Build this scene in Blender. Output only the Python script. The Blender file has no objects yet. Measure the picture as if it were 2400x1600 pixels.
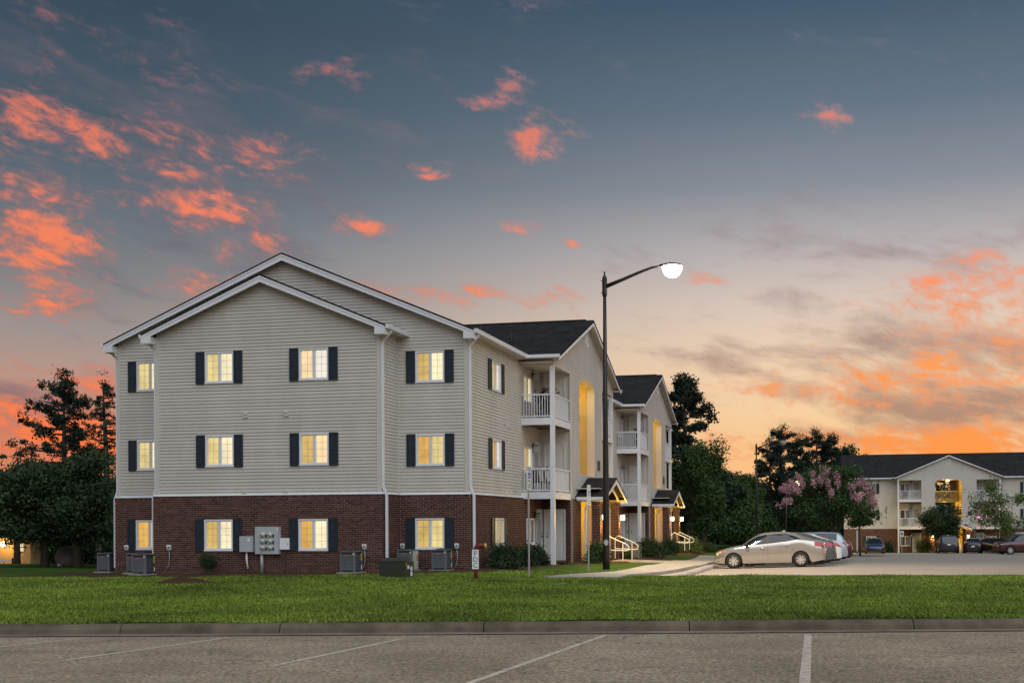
import bpy, bmesh, math, random
import numpy as np
from mathutils import Vector, Matrix
rng = np.random.default_rng(7); random.seed(7)
SC = bpy.context.scene
COL = SC.collection

# ------------------------------------------------------------------ camera
F, CX, CY, ROLL = 2480.0, 1520.0, 1221.0, .006
A = math.atan2(1987 - CX, F)
cd = bpy.data.cameras.new('camera'); cam = bpy.data.objects.new('camera', cd); COL.objects.link(cam)
cd.sensor_width = 36; cd.lens = F * 36 / 2400
cd.shift_x = (1200 - CX) / 2400; cd.shift_y = (CY - 800) / 2400
cd.clip_start = .1; cd.clip_end = 3000
cam.matrix_world = Matrix.Rotation(A, 4, 'Z') @ Matrix.Rotation(math.pi / 2, 4, 'X') @ Matrix.Rotation(-ROLL, 4, 'Z')
SC.camera = cam
SC.render.resolution_x, SC.render.resolution_y = 1024, 682
vs = SC.view_settings
vs.view_transform = 'Standard'; vs.look = 'None'; vs.exposure = 0; vs.gamma = 1; vs.use_curve_mapping = False
RT = np.array([math.cos(A), math.sin(A), 0]); FW = np.array([-math.sin(A), math.cos(A), 0])
def ray(px, py):                     # photograph pixel -> viewing direction (camera stands at the origin)
    dx, dy = px - CX, CY - py
    c, s = math.cos(ROLL), math.sin(ROLL)
    return RT * (dx * c + dy * s) / F + FW + np.array([0, 0, (dy * c - dx * s) / F])
def atD(px, py, D): return ray(px, py) * D
def atZ(px, py, z): r = ray(px, py); return r * (z / r[2])
def atY(px, py, y): r = ray(px, py); return r * (y / r[1])
def azel(px, py):
    r = ray(px, py); r = r / np.linalg.norm(r)
    return math.degrees(math.atan2(r[0], r[1])), math.degrees(math.asin(r[2]))
def lin(r, g, b):
    f = lambda v: v / 255 / 12.92 if v <= 10 else ((v / 255 + .055) / 1.055) ** 2.4
    return (f(r), f(g), f(b), 1)

# ------------------------------------------------------------------ world: dusk sky with sunset clouds
wo = bpy.data.worlds.new('World'); SC.world = wo; wo.use_nodes = True
nt = wo.node_tree; nt.nodes.clear()
def N(t, tree=None, **kw):
    n = (tree or nt).nodes.new(t)
    for k, v in kw.items(): setattr(n, k, v)
    return n
def M(op, a, b=None, c=None, clamp=False, tree=None):
    t = tree or nt; n = t.nodes.new('ShaderNodeMath'); n.operation = op; n.use_clamp = clamp
    for i, v in enumerate((a, b, c)):
        if v is None: continue
        if isinstance(v, (int, float)): n.inputs[i].default_value = v
        else: t.links.new(v, n.inputs[i])
    return n.outputs[0]
def VM(op, a, b=None, c=None, tree=None):
    t = tree or nt; n = t.nodes.new('ShaderNodeVectorMath'); n.operation = op
    for i, v in enumerate((a, b, c)):
        if v is None: continue
        if isinstance(v, tuple): n.inputs[i].default_value = v
        else: t.links.new(v, n.inputs[i])
    return n.outputs['Value'] if op in ('LENGTH', 'DOT_PRODUCT') else n.outputs[0]
def MR(v, a, b, c=0., d=1., smooth=True, tree=None):
    t = tree or nt; n = t.nodes.new('ShaderNodeMapRange'); n.interpolation_type = 'SMOOTHSTEP' if smooth else 'LINEAR'
    for i, x in enumerate((v, a, b, c, d)):
        if isinstance(x, (int, float)): n.inputs[i].default_value = x
        else: t.links.new(x, n.inputs[i])
    return n.outputs[0]
def MIX(f, a, b, mode='MIX', tree=None):
    t = tree or nt; n = t.nodes.new('ShaderNodeMix'); n.data_type = 'RGBA'; n.blend_type = mode
    for s, v in ((n.inputs[0], f), (n.inputs[6], a), (n.inputs[7], b)):
        if isinstance(v, (int, float)): s.default_value = v
        elif isinstance(v, tuple): s.default_value = v if len(v) == 4 else (*v, 1)
        else: t.links.new(v, s)
    return n.outputs[2]
def RAMP(f, stops, tree=None):
    t = tree or nt; n = t.nodes.new('ShaderNodeValToRGB'); e = n.color_ramp.elements
    while len(e) < len(stops): e.new(.5)
    for i, (p, c) in enumerate(stops): e[i].position = p; e[i].color = c
    t.links.new(f, n.inputs[0]); return n.outputs[0]
def NOISE(v, scale, detail=4, rough=.5, dist=0, tree=None, dims='3D', w=None):
    t = tree or nt; n = t.nodes.new('ShaderNodeTexNoise'); n.noise_dimensions = dims
    if v is not None: t.links.new(v, n.inputs['Vector'])
    n.inputs['Scale'].default_value = scale; n.inputs['Detail'].default_value = detail
    n.inputs['Roughness'].default_value = rough; n.inputs['Distortion'].default_value = dist
    return n.outputs[0]
tc = N('ShaderNodeTexCoord').outputs['Generated']
sep = N('ShaderNodeSeparateXYZ'); nt.links.new(tc, sep.inputs[0])
el = M('MULTIPLY', M('ARCSINE', sep.outputs[2]), 57.2958)
az = M('MULTIPLY', M('ARCTAN2', sep.outputs[0], sep.outputs[1]), 57.2958)
e40 = M('DIVIDE', el, 40., clamp=True)
def st(px, rows): return [(max(0, azel(px, y)[1]) / 40, lin(*c)) for y, c in rows]
rampL = RAMP(e40, st(300, [(1224, (222, 124, 80)), (1060, (220, 140, 102)), (960, (203, 148, 124)), (880, (186, 153, 140)), (780, (160, 149, 145)), (640, (128, 130, 134)), (480, (100, 113, 124)), (280, (74, 92, 106)), (0, (58, 77, 93))]) + [(.99, lin(54, 72, 90))])
rampR = RAMP(e40, st(1800, [(1224, (250, 182, 118)), (1060, (252, 200, 142)), (960, (250, 212, 166)), (840, (243, 214, 182)), (720, (224, 204, 190)), (600, (192, 184, 184)), (440, (140, 146, 156)), (260, (104, 120, 136)), (0, (68, 91, 112))]) + [(.99, lin(58, 78, 98))])
side = MR(az, -40., 0.)
back = MR(M('ABSOLUTE', az), 60., 130.)          # the gradient goes on round the horizon, cooler opposite the sunset
side2 = M('MULTIPLY', side, MR(az, 30., 80., 1., 0.))
base = MIX(side2, rampL, rampR)
sky = N('ShaderNodeTexSky', sky_type='NISHITA'); sky.sun_disc = False
sky.sun_elevation = math.radians(1.0); sky.sun_rotation = math.radians(-6); sky.altitude = 100
skyc = VM('SCALE', sky.outputs[0]); skyc.node.inputs['Scale'].default_value = .05
base = MIX(.05, base, skyc)
base = MIX(M('MULTIPLY', back, .6), base, RAMP(e40, [(0, lin(150, 142, 142)), (.25, lin(150, 146, 152)), (1, lin(84, 98, 118))]))
p2 = N('ShaderNodeCombineXYZ'); nt.links.new(az, p2.inputs[0]); nt.links.new(el, p2.inputs[1]); p2 = p2.outputs[0]
def cover(blobs):
    tot = None
    for (px, py, sx, sy, w) in blobs:
        a0, e0 = azel(px, py); ix, iy = 43 / sx * .62, 43 / sy * .62
        d = VM('LENGTH', VM('MULTIPLY_ADD', p2, (ix, iy, 0), (-a0 * ix, -e0 * iy, 0)))
        v = MR(d, 0., 1., w, 0.)
        tot = v if tot is None else M('MAXIMUM', tot, v)
    return tot
covA = cover([(90, 560, 210, 85, 1.08), (480, 485, 190, 70, 1.1), (560, 365, 170, 80, .98), (170, 310, 290, 85, 1.02), (40, 430, 140, 70, .88), (120, 690, 180, 80, .84), (420, 400, 220, 120, .84),
  (1010, 402, 66, 26, 1.12), (1150, 238, 85, 26, 1.), (1255, 318, 95, 65, 1.), (1215, 190, 52, 40, .95), (860, 530, 110, 26, .86), (980, 690, 170, 40, .92), (1150, 678, 100, 28, 1.),
  (1290, 705, 100, 50, .86), (1645, 658, 70, 18, 1.05), (1940, 270, 70, 28, .88), (2290, 700, 230, 100, 1.05), (2140, 890, 400, 90, .98), (2330, 790, 260, 100, .98), (2300, 600, 150, 28, .86), (1750, 905, 160, 24, .8),
  (140, 1000, 340, 130, 1.18), (2250, 1045, 560, 70, 1.3), (600, 575, 150, 50, .92), (450, 690, 200, 50, .9), (480, 190, 190, 70, .55), (120, 190, 110, 140, .62), (200, 40, 230, 60, .66), (780, 170, 110, 40, .80), (1200, 10, 100, 26, .85), (1345, 570, 30, 18, 1.05), (1235, 530, 60, 26, .86)])
covB = cover([(2150, 850, 420, 130, .95), (2260, 960, 380, 90, 1.08), (1700, 840, 240, 70, .62), (1980, 1000, 360, 50, .55), (60, 950, 240, 80, .8), (2000, 620, 420, 150, .6), (2350, 830, 160, 80, .9), (480, 420, 440, 220, .72)])
wv = N('ShaderNodeVectorRotate'); wv.rotation_type = 'Z_AXIS'; wv.inputs['Angle'].default_value = .2; nt.links.new(p2, wv.inputs['Vector'])
warp = NOISE(VM('MULTIPLY', p2, (.16, .3, 0)), 1., 3, .5, 0)
pw = VM('ADD', wv.outputs[0], VM('SCALE', VM('SUBTRACT', warp.node.outputs['Color'], (.5, .5, .5)))); pw.node.inputs[1].links[0].from_node.inputs['Scale'].default_value = 2.0
n1 = NOISE(VM('MULTIPLY', pw, (.30, .62, 0)), 1., 3, .5, 0)
n2 = NOISE(VM('MULTIPLY', pw, (1.0, 2.2, 0)), 1., 8, .62, 0)
nA = M('ADD', M('MULTIPLY', n1, .5), M('MULTIPLY', n2, .5))
nB = NOISE(VM('MULTIPLY_ADD', pw, (.16, .52, 0), (31.7, 12.1, 0)), 1., 8, .62, 0)
gA = M('SUBTRACT', M('MULTIPLY_ADD', nA, 3.2, -1.6), M('MULTIPLY', M('SUBTRACT', 1., covA), .85))   # bright cloud amount
cA = MR(M('ADD', gA, .36), -.15, .62)
core_ = MR(M('ADD', gA, .30), .0, .62)
gB = M('SUBTRACT', M('MULTIPLY_ADD', nB, 2.6, -1.3), M('MULTIPLY', M('SUBTRACT', 1., covB), .8))
cB = MR(M('ADD', gB, .46), -.2, .70)
edgeA = MIX(side, RAMP(e40, [(0, lin(222, 110, 78)), (.2, lin(196, 124, 110)), (.42, lin(146, 112, 114)), (.62, lin(104, 92, 106))]), RAMP(e40, [(0, lin(244, 150, 88)), (.22, lin(236, 160, 122)), (.38, lin(220, 150, 136)), (.65, lin(140, 124, 138))]))
hotA = MIX(side, RAMP(e40, [(0, lin(250, 112, 54)), (.2, lin(255, 136, 84)), (.42, lin(244, 130, 98)), (.62, lin(150, 98, 104))]), RAMP(e40, [(0, lin(255, 146, 62)), (.22, lin(255, 158, 82)), (.38, lin(255, 142, 102)), (.65, lin(190, 120, 122))]))
colA = MIX(core_, edgeA, hotA)
colB = MIX(side, lin(104, 100, 114), RAMP(e40, [(0, lin(204, 120, 78)), (.10, lin(158, 116, 102)), (.3, lin(160, 138, 132)), (.6, lin(132, 130, 140))]))
c1 = MIX(M('MULTIPLY', cB, .80), base, colB)
c2 = MIX(M('MULTIPLY', cA, .94), c1, colA)
up = MR(el, -3., 0.)
c3 = MIX(up, lin(60, 62, 58), c2)
bg = N('ShaderNodeBackground'); nt.links.new(c3, bg.inputs[0]); bg.inputs[1].default_value = 1.0
wout = N('ShaderNodeOutputWorld'); nt.links.new(bg.outputs[0], wout.inputs[0])

# ------------------------------------------------------------------ soft daylight left in the sky behind the camera
sd = bpy.data.lights.new('sun', 'SUN'); sun = bpy.data.objects.new('sun', sd); COL.objects.link(sun)
sd.energy = 2.2; sd.angle = math.radians(80); sd.color = (.86, .93, 1.0)
sun.rotation_euler = Vector((.62, -.80, 1.15)).to_track_quat('Z', 'Y').to_euler()

# ------------------------------------------------------------------ materials
MATS = {}
def mat(name, col, rough=.7, metal=0., var=.0, vscale=3., bump=0., bscale=40., spec=.5, emit=None, es=1., stretch=None, trans=0., coat=0., objvar=0., attr=None, speck=None):
    if name in MATS: return MATS[name]
    m = bpy.data.materials.new(name); m.use_nodes = True; t = m.node_tree
    b = t.nodes['Principled BSDF']; c = (*col[:3], 1)
    b.inputs['Base Color'].default_value = c; b.inputs['Roughness'].default_value = rough; b.inputs['Metallic'].default_value = metal
    b.inputs['Specular IOR Level'].default_value = spec; b.inputs['Transmission Weight'].default_value = trans; b.inputs['Coat Weight'].default_value = coat
    if emit: b.inputs['Emission Color'].default_value = (*emit[:3], 1); b.inputs['Emission Strength'].default_value = es
    co = N('ShaderNodeTexCoord', t).outputs['Object']
    if stretch: co = VM('MULTIPLY', co, stretch, tree=t)
    out = None
    if var:
        n = NOISE(co, vscale, 5, .6, 0, tree=t)
        f = MR(n, .28, .72, 1 - var, 1 + var, False, tree=t)
        out = MIX(1., c, f, 'MULTIPLY', tree=t)
    if speck:
        f = MR(NOISE(co, speck[1], 2, .6, 0, tree=t), .32, .70, 1 - speck[0], 1 + speck[0], False, tree=t); out = MIX(1., out if out is not None else c, f, 'MULTIPLY', tree=t)
    if objvar or attr:
        oi = N('ShaderNodeObjectInfo', t).outputs['Random']
        if attr:
            a = N('ShaderNodeAttribute', t); a.attribute_name = attr; oi = M('FRACT', M('ADD', oi, a.outputs['Fac'], tree=t), tree=t)
        f2 = MR(oi, 0., 1., 1 - objvar, 1 + objvar, False, tree=t)
        out = MIX(1., out if out is not None else c, f2, 'MULTIPLY', tree=t)
    if out is not None: t.links.new(out, b.inputs['Base Color'])
    if bump:
        bn = N('ShaderNodeBump', t); bn.inputs['Strength'].default_value = bump; bn.inputs['Distance'].default_value = .02
        t.links.new(NOISE(co, bscale, 4, .6, 0, tree=t), bn.inputs['Height']); t.links.new(bn.outputs[0], b.inputs['Normal'])
    MATS[name] = m; return m
def glow(name, col, s, var=0., vscale=2.):
    if name in MATS: return MATS[name]
    m = bpy.data.materials.new(name); m.use_nodes = True; t = m.node_tree; t.nodes.clear()
    e = N('ShaderNodeEmission', t); e.inputs[0].default_value = (*col[:3], 1); e.inputs[1].default_value = s
    if var:
        co = N('ShaderNodeTexCoord', t).outputs['Object']
        f = MR(NOISE(co, vscale, 3, .55, 0, tree=t), .3, .7, 1 - var, 1 + var, False, tree=t)
        sp = N('ShaderNodeSeparateXYZ', t); t.links.new(co, sp.inputs[0])
        fold = M('MULTIPLY_ADD', M('SINE', M('MULTIPLY', M('ADD', sp.outputs[0], sp.outputs[1], tree=t), 60., tree=t), tree=t), .06, 1., tree=t)
        t.links.new(MIX(1., (*col[:3], 1), M('MULTIPLY', f, fold, tree=t), 'MULTIPLY', tree=t), e.inputs[0])
    o = N('ShaderNodeOutputMaterial', t); t.links.new(e.outputs[0], o.inputs[0])
    MATS[name] = m; return m
def glassmat(name, tint=(1, 1, 1), refl=.10, dark=None):
    if name in MATS: return MATS[name]
    m = bpy.data.materials.new(name); m.use_nodes = True; t = m.node_tree; t.nodes.clear()
    tr = N('ShaderNodeBsdfTransparent', t); tr.inputs[0].default_value = (*tint, 1)
    gl = N('ShaderNodeBsdfGlossy', t); gl.inputs['Roughness'].default_value = .03
    fr = N('ShaderNodeFresnel', t); fr.inputs[0].default_value = 1.45
    mx = N('ShaderNodeMixShader', t); t.links.new(M('ADD', fr.outputs[0], refl - .04, tree=t, clamp=True), mx.inputs[0])
    t.links.new(tr.outputs[0], mx.inputs[1]); t.links.new(gl.outputs[0], mx.inputs[2])
    o = N('ShaderNodeOutputMaterial', t); t.links.new(mx.outputs[0], o.inputs[0])
    MATS[name] = m; return m
SID = mat('vinyl_siding', (.565, .53, .47), .55, var=.08, vscale=1.1, spec=.3, objvar=.04, stretch=(1, 1, .3))
TRIM = mat('white_trim', (.74, .74, .76), .5, var=.05, vscale=2)
CORN = mat('siding_corner', (.60, .56, .49), .5, var=.04)
BRICK = mat('brick', (.088, .038, .030), .85, var=.18, vscale=30, bump=.4, bscale=90, spec=.2, objvar=.42, attr='rnd')
MORT = mat('mortar', (.40, .31, .25), .95, var=.15, vscale=20, bump=.3, spec=.1)
SHUT = mat('shutter_paint', (.024, .034, .046), .5, var=.12, vscale=5, spec=.3)
ROOF = mat('roof_shingles', (.026, .025, .025), .95, var=.4, vscale=1.4, bump=.8, bscale=30, spec=.15, speck=(.5, 9.))
def add_courses(m):                              # faint shingle courses following the slope
    t = m.node_tree; b = t.nodes['Principled BSDF']; src = b.inputs['Base Color'].links[0].from_socket
    sp = N('ShaderNodeSeparateXYZ', t); t.links.new(N('ShaderNodeTexCoord', t).outputs['Object'], sp.inputs[0])
    f = MR(M('FRACT', M('MULTIPLY', sp.outputs[2], 17.9, tree=t), tree=t), 0., .35, .55, 1.1, tree=t); t.links.new(MIX(1., src, f, 'MULTIPLY', tree=t), b.inputs['Base Color'])
add_courses(ROOF)
SOFF = mat('soffit', (.50, .46, .40), .7, var=.03)
GLASS = glassmat('window_glass')
DARKGL = mat('dark_room', (.03, .034, .04), .3, var=.3, vscale=2)
BLIND = mat('closed_blind', (.36, .36, .34), .6, var=.12, vscale=14, stretch=(9, 9, .3))
WL = [glow('lit_blind_gold', lin(232, 196, 112), .86, .22, 1.6), glow('lit_blind_amber', lin(240, 186, 92), .9, .24, 1.6), glow('lit_blind_cream', lin(244, 222, 150), .9, .2, 1.6)]
WR = [glow('lit_room_pale', lin(255, 240, 196), 1.08, .16, 1.6), glow('lit_room_peach', lin(255, 222, 170), 1.08, .16, 1.6), glow('lit_room_white', lin(255, 244, 228), 1.0, .05)]
DOOR = mat('door_paint', (.62, .60, .58), .5, var=.04)
BLACK = mat('black_metal', (.018, .018, .019), .45, var=.15)
BRONZE = mat('bronze_pole', (.022, .018, .015), .42, metal=.3, var=.2, vscale=6)
GALV = mat('galvanised_steel', (.42, .41, .39), .5, metal=.35, var=.12, vscale=8)
GREYBOX = mat('grey_enamel', (.44, .47, .47), .45, var=.06)
ACM = mat('ac_grey', (.13, .145, .155), .5, var=.1)
ACD = mat('ac_dark', (.03, .033, .036), .6)
ASPH = mat('asphalt', (.41, .315, .215), .9, var=.26, vscale=.55, bump=1., bscale=60, spec=.25, speck=(.62, 26.))
def add_cracks(m, scale, width, dark):
    t = m.node_tree; b = t.nodes['Principled BSDF']; src = b.inputs['Base Color'].links[0].from_socket
    co = N('ShaderNodeTexCoord', t).outputs['Object']; wob = VM('ADD', co, VM('SCALE', NOISE(co, 1.7, 4, .6, 0, tree=t).node.outputs['Color'], tree=t), tree=t)
    v = N('ShaderNodeTexVoronoi', t); v.feature = 'DISTANCE_TO_EDGE'; v.inputs['Scale'].default_value = scale; t.links.new(wob, v.inputs['Vector'])
    line = MR(v.outputs['Distance'], width * .3, width, 1., 0., tree=t); mask = MR(NOISE(co, .5, 3, .5, 0, tree=t), .50, .60, tree=t)
    stain = MR(NOISE(co, .8, 5, .65, 0, tree=t), .60, .74, tree=t)
    c = MIX(M('MULTIPLY', stain, .35, tree=t), src, (*dark, 1), tree=t)
    t.links.new(MIX(M('MULTIPLY', M('MULTIPLY', line, mask, tree=t), .75, tree=t), c, (*dark, 1), tree=t), b.inputs['Base Color'])
add_cracks(ASPH, .42, .012, (.13, .10, .08))
CONC = mat('concrete', (.36, .32, .27), .9, var=.14, vscale=1.3, bump=.3, bscale=60, spec=.2)
LOT = mat('lot_concrete', (.33, .28, .235), .9, var=.12, vscale=.5, bump=.3, bscale=60, spec=.2)
CURBM = mat('curb_concrete', (.145, .112, .078), .9, var=.45, vscale=2.2, bump=.5, bscale=50, spec=.2)
PAINT = mat('line_paint', (.62, .51, .39), .85, var=.35, vscale=9, bump=.3, speck=(.35, 55.))
SOIL = mat('mulch', (.075, .042, .026), 1., var=.4, vscale=14, bump=1., bscale=60, spec=.1)
GRASSG = mat('lawn_soil', (.045, .085, .014), 1., var=.35, vscale=1.5, bump=.6, bscale=30, spec=.1)
PLATE = mat('white_plate', (.8, .8, .8), .5)
def leafmat(name, c, var=.35, tr=.25):
    if name in MATS: return MATS[name]
    m = mat(name, c, .65, var=.3, vscale=.9, spec=.25, objvar=var, attr='rnd')
    b = m.node_tree.nodes['Principled BSDF']
    return m
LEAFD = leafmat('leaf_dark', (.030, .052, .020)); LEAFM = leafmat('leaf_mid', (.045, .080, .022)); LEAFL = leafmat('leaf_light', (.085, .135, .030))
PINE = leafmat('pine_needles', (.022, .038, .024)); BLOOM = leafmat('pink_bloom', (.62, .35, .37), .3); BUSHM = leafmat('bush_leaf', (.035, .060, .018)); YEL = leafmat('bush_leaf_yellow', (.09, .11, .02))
BARK = mat('bark', (.07, .055, .042), .95, var=.35, vscale=6, bump=1., bscale=25, stretch=(3, 3, .6))

# ------------------------------------------------------------------ mesh helpers
class MB:
    def __init__(s, T=None): s.v = []; s.f = []; s.T = T; s.r = []
    def pt(s, p):
        s.v.append(s.T(*p) if s.T else tuple(p)); return len(s.v) - 1
    def quad(s, *ps): s.f.append([s.pt(p) for p in ps]); return s
    def hexa(s, P, skip=()):        # eight corners: bottom 0-3, top 4-7
        i = [s.pt(p) for p in P]
        for k, q in enumerate(((0, 3, 2, 1), (4, 5, 6, 7), (0, 1, 5, 4), (1, 2, 6, 5), (2, 3, 7, 6), (3, 0, 4, 7))):
            if k not in skip: s.f.append([i[a] for a in q])
        return s
    def box(s, x0, x1, y0, y1, z0, z1):
        return s.hexa([(x0, y0, z0), (x1, y0, z0), (x1, y1, z0), (x0, y1, z0), (x0, y0, z1), (x1, y0, z1), (x1, y1, z1), (x0, y1, z1)])
    def prism(s, poly, ext):        # poly: list of 3-D points, ext: offset vector
        n = len(poly); a = [s.pt(p) for p in poly]; b = [s.pt(tuple(np.add(p, ext))) for p in poly]
        s.f.append(a[::-1]); s.f.append(b)
        for i in range(n): j = (i + 1) % n; s.f.append([a[i], a[j], b[j], b[i]])
        return s
    def tube(s, path, rad, n=8, cap=True, sq=False):
        path = [np.array(p, float) for p in path]; k = len(path)
        rad = [rad] * k if isinstance(rad, (int, float)) else rad
        rings = []; up = None
        for i in range(k):
            d = path[min(i + 1, k - 1)] - path[max(i - 1, 0)]; d /= np.linalg.norm(d) + 1e-9
            if up is None: up = np.array([0, 0, 1.]) if abs(d[2]) < .9 else np.array([1., 0, 0])
            u = np.cross(d, up); u /= np.linalg.norm(u) + 1e-9; w = np.cross(u, d); up = w
            r = []
            for j in range(n):
                a = 2 * math.pi * (j + (.5 if sq else 0)) / n
                r.append(s.pt(tuple(path[i] + rad[i] * (math.cos(a) * u + math.sin(a) * w))))
            rings.append(r)
        for i in range(k - 1):
            for j in range(n):
                q = (j + 1) % n; s.f.append([rings[i][j], rings[i][q], rings[i + 1][q], rings[i + 1][j]])
        if cap: s.f.append(rings[0][::-1]); s.f.append(rings[-1])
        return s
    def lathe(s, prof, o=(0, 0, 0), n=20, axis='z', cap=True):
        rings = []
        for (r, h) in prof:
            ring = []
            for j in range(n):
                a = 2 * math.pi * j / n; c, q = r * math.cos(a), r * math.sin(a)
                p = {'z': (c, q, h), 'y': (c, h, q), 'x': (h, c, q)}[axis]
                ring.append(s.pt(tuple(np.add(o, p))))
            rings.append(ring)
        for i in range(len(prof) - 1):
            for j in range(n):
                q = (j + 1) % n; s.f.append([rings[i][j], rings[i][q], rings[i + 1][q], rings[i + 1][j]])
        if cap: s.f.append(rings[0][::-1]); s.f.append(rings[-1])
        return s
    def build(s, name, m, parent=None, org=(0, 0, 0), smooth=False, kind=None, bevel=0, rnd=None):
        me = bpy.data.meshes.new(name)
        v = np.array(s.v, float).reshape(-1, 3) - np.array(org, float)
        me.from_pydata([tuple(p) for p in v], [], s.f)
        if smooth: me.polygons.foreach_set('use_smooth', [True] * len(me.polygons))
        if rnd is not None:
            at = me.attributes.new('rnd', 'FLOAT', 'FACE'); at.data.foreach_set('value', np.array(rnd, np.float32))
        me.materials.append(m); me.update()
        return link(name, me, parent, kind, bevel)
def link(name, me, parent=None, kind=None, bevel=0):
    o = bpy.data.objects.new(name, me); COL.objects.link(o)
    if parent: o.parent = parent
    if kind: o['kind'] = kind
    if bevel:
        b = o.modifiers.new('bevel', 'BEVEL'); b.width = bevel; b.segments = 2; b.limit_method = 'ANGLE'
    return o
def npmesh(name, V, Fq, m, parent=None, kind=None, rnd=None, smooth=False):
    """numpy arrays: V (n,3), Fq (k,3 or 4)"""
    me = bpy.data.meshes.new(name); k, c = Fq.shape
    me.vertices.add(len(V)); me.vertices.foreach_set('co', V.astype(np.float32).ravel())
    me.loops.add(k * c); me.loops.foreach_set('vertex_index', Fq.astype(np.int32).ravel())
    me.polygons.add(k); me.polygons.foreach_set('loop_start', np.arange(0, k * c, c, dtype=np.int32))
    if smooth: me.polygons.foreach_set('use_smooth', np.ones(k, bool))
    if rnd is not None:
        at = me.attributes.new('rnd', 'FLOAT', 'FACE'); at.data.foreach_set('value', rnd.astype(np.float32))
    me.materials.append(m); me.update(calc_edges=True); me.validate()
    return link(name, me, parent, kind)
def thing(name, label, cat, loc=(0, 0, 0), group=None, rot=(0, 0, 0)):
    o = bpy.data.objects.new(name, None); COL.objects.link(o); o.empty_display_size = .2
    o.location = loc; o.rotation_euler = rot; o['label'] = label; o['category'] = cat
    if group: o['group'] = group
    return o
def tag(o, label, cat, group=None):
    o['label'] = label; o['category'] = cat
    if group: o['group'] = group
    return o
def copytree(o, parent=None):
    c = o.copy(); COL.objects.link(c)
    if parent: c.parent = parent
    for ch in [x for x in KIDS.get(o.name, [])]: copytree(ch, c)
    return c
KIDS = {}
def index_children(root):
    KIDS.clear()
    for x in bpy.data.objects:
        if x.parent: KIDS.setdefault(x.parent.name, []).append(x)
def lamp(name, loc, power, col, parent=None, size=.1, kind='POINT', rot=None, **kw):
    l = bpy.data.lights.new(name, kind); l.energy = power; l.color = col
    l.shadow_soft_size = size
    for k, v in kw.items(): setattr(l, k, v)
    o = bpy.data.objects.new(name, l); COL.objects.link(o); o.location = loc
    if rot: o.rotation_euler = rot
    if parent: o.parent = parent
    return o

# ------------------------------------------------------------------ terrain
CP = np.array([(-30, 9, -1.58), (-20, 11.5, -1.52), (-12.5, 14.3, -1.49), (-8, 15.0, -1.48), (-4.9, 15.6, -1.48), (-1, 16.3, -1.48), (2.6, 17.0, -1.49), (12, 19, -1.5), (24, 22, -1.5),
  (-34, 30, -1.85), (-27, 32.5, -1.74), (-23, 31.5, -1.70), (-21, 31, -1.66), (-18.7, 31.2, -1.63), (-16.5, 31.2, -1.60), (-14.5, 31.5, -1.58), (-12.2, 33, -1.56), (-11.8, 35.5, -1.60), (-11, 38.9, -1.635),
  (-10.9, 44, -1.68), (-10.9, 50, -1.74), (-10.9, 56, -1.8), (-10.5, 66, -1.95), (-15, 23, -1.56), (-20, 24, -1.60), (-26, 24, -1.66), (-9, 26, -1.58), (-5, 23, -1.57), (3, 24, -1.57), (-5.5, 30.5, -1.65), (-2, 30.8, -1.65), (4, 31.8, -1.67),
  (14, 34, -1.7), (-8.4, 36.5, -1.69), (-8, 31, -1.63), (-7, 34, -1.70), (-6.5, 42, -1.76), (-6.5, 50, -1.90), (-6.5, 60, -2.1), (-7, 75, -2.5), (-30, 45, -2.1), (-35, 60, -2.6), (-60, 70, -3.2), (-20, 90, -3.0), (-6, 105, -3.3), (10, 110, -3.45),
  (30, 112, -3.45), (60, 110, -3.4), (60, 40, -1.9), (120, 60, -2.5), (-120, 60, -3.), (0, 160, -4.), (100, 200, -4.), (-150, 200, -4.)])
def h_lawn(X, Y):
    X, Y = np.asarray(X, float), np.asarray(Y, float); num = np.zeros(X.shape); den = np.zeros(X.shape)
    for (x, y, z) in CP:
        w = 1 / ((X - x) ** 2 + (Y - y) ** 2 + .6) ** 1.6; num += w * z; den += w
    return num / den
def h_lot(X, Y):
    X, Y = np.asarray(X, float), np.asarray(Y, float)
    return np.where(Y < 42, -1.81 - .004 * (Y - 37), -1.83 - .0215 * (Y - 42)) + .026 * np.clip(X + 1.8, -3.6, 0) * np.clip(1.6 - Y / 80, 0, 1)
DC = 15.62                                       # distance of the street kerb
def depth(X, Y): return -math.sin(A) * np.asarray(X) + math.cos(A) * np.asarray(Y)
def lat(X, Y): return math.cos(A) * np.asarray(X) + math.sin(A) * np.asarray(Y)
def uD(u, D): return (u * math.cos(A) - D * math.sin(A), u * math.sin(A) + D * math.cos(A))
def kerbD(u): return DC + .012 * (np.asarray(u) + 1) ** 2 * .12
def z_road(D): return -1.63 + .035 * (DC - np.asarray(D))
LX, LY0, LY1 = -5.35, 32.0, 104.0                # edges of the car park behind the lawn
def lot_left(Y): return LX - .9 * np.clip((38 - np.asarray(Y, float)) / 6, 0, 1) ** 2
def lot_near(X): return LY0 + .13 * (np.asarray(X, float) + 5)
def in_lot(X, Y, e=0.): return (X > lot_left(Y) + e) & (Y > lot_near(X) + e) & (Y < LY1 - e) & (X < 75)
def axis(pts):
    out = []
    for (a, b, st_) in pts: out += list(np.arange(a, b, st_))
    return np.array(out + [pts[-1][1]])
gx = axis([(-600, -120, 40), (-120, -36, 6), (-36, 16, .4), (16, 80, 4), (80, 600, 40)])
gy = axis([(-120, 4, 12), (4, 60, .4), (60, 130, 2.5), (130, 900, 40)])
GX, GY = np.meshgrid(gx, gy); GZ = h_lawn(GX, GY)
und = .012 * np.sin(GX * 1.7 + np.sin(GY * .9) * 1.3) + .010 * np.sin(GY * 2.3 + GX * .6)
GZ += und
lu, ld = lat(GX, GY), depth(GX, GY)
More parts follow.
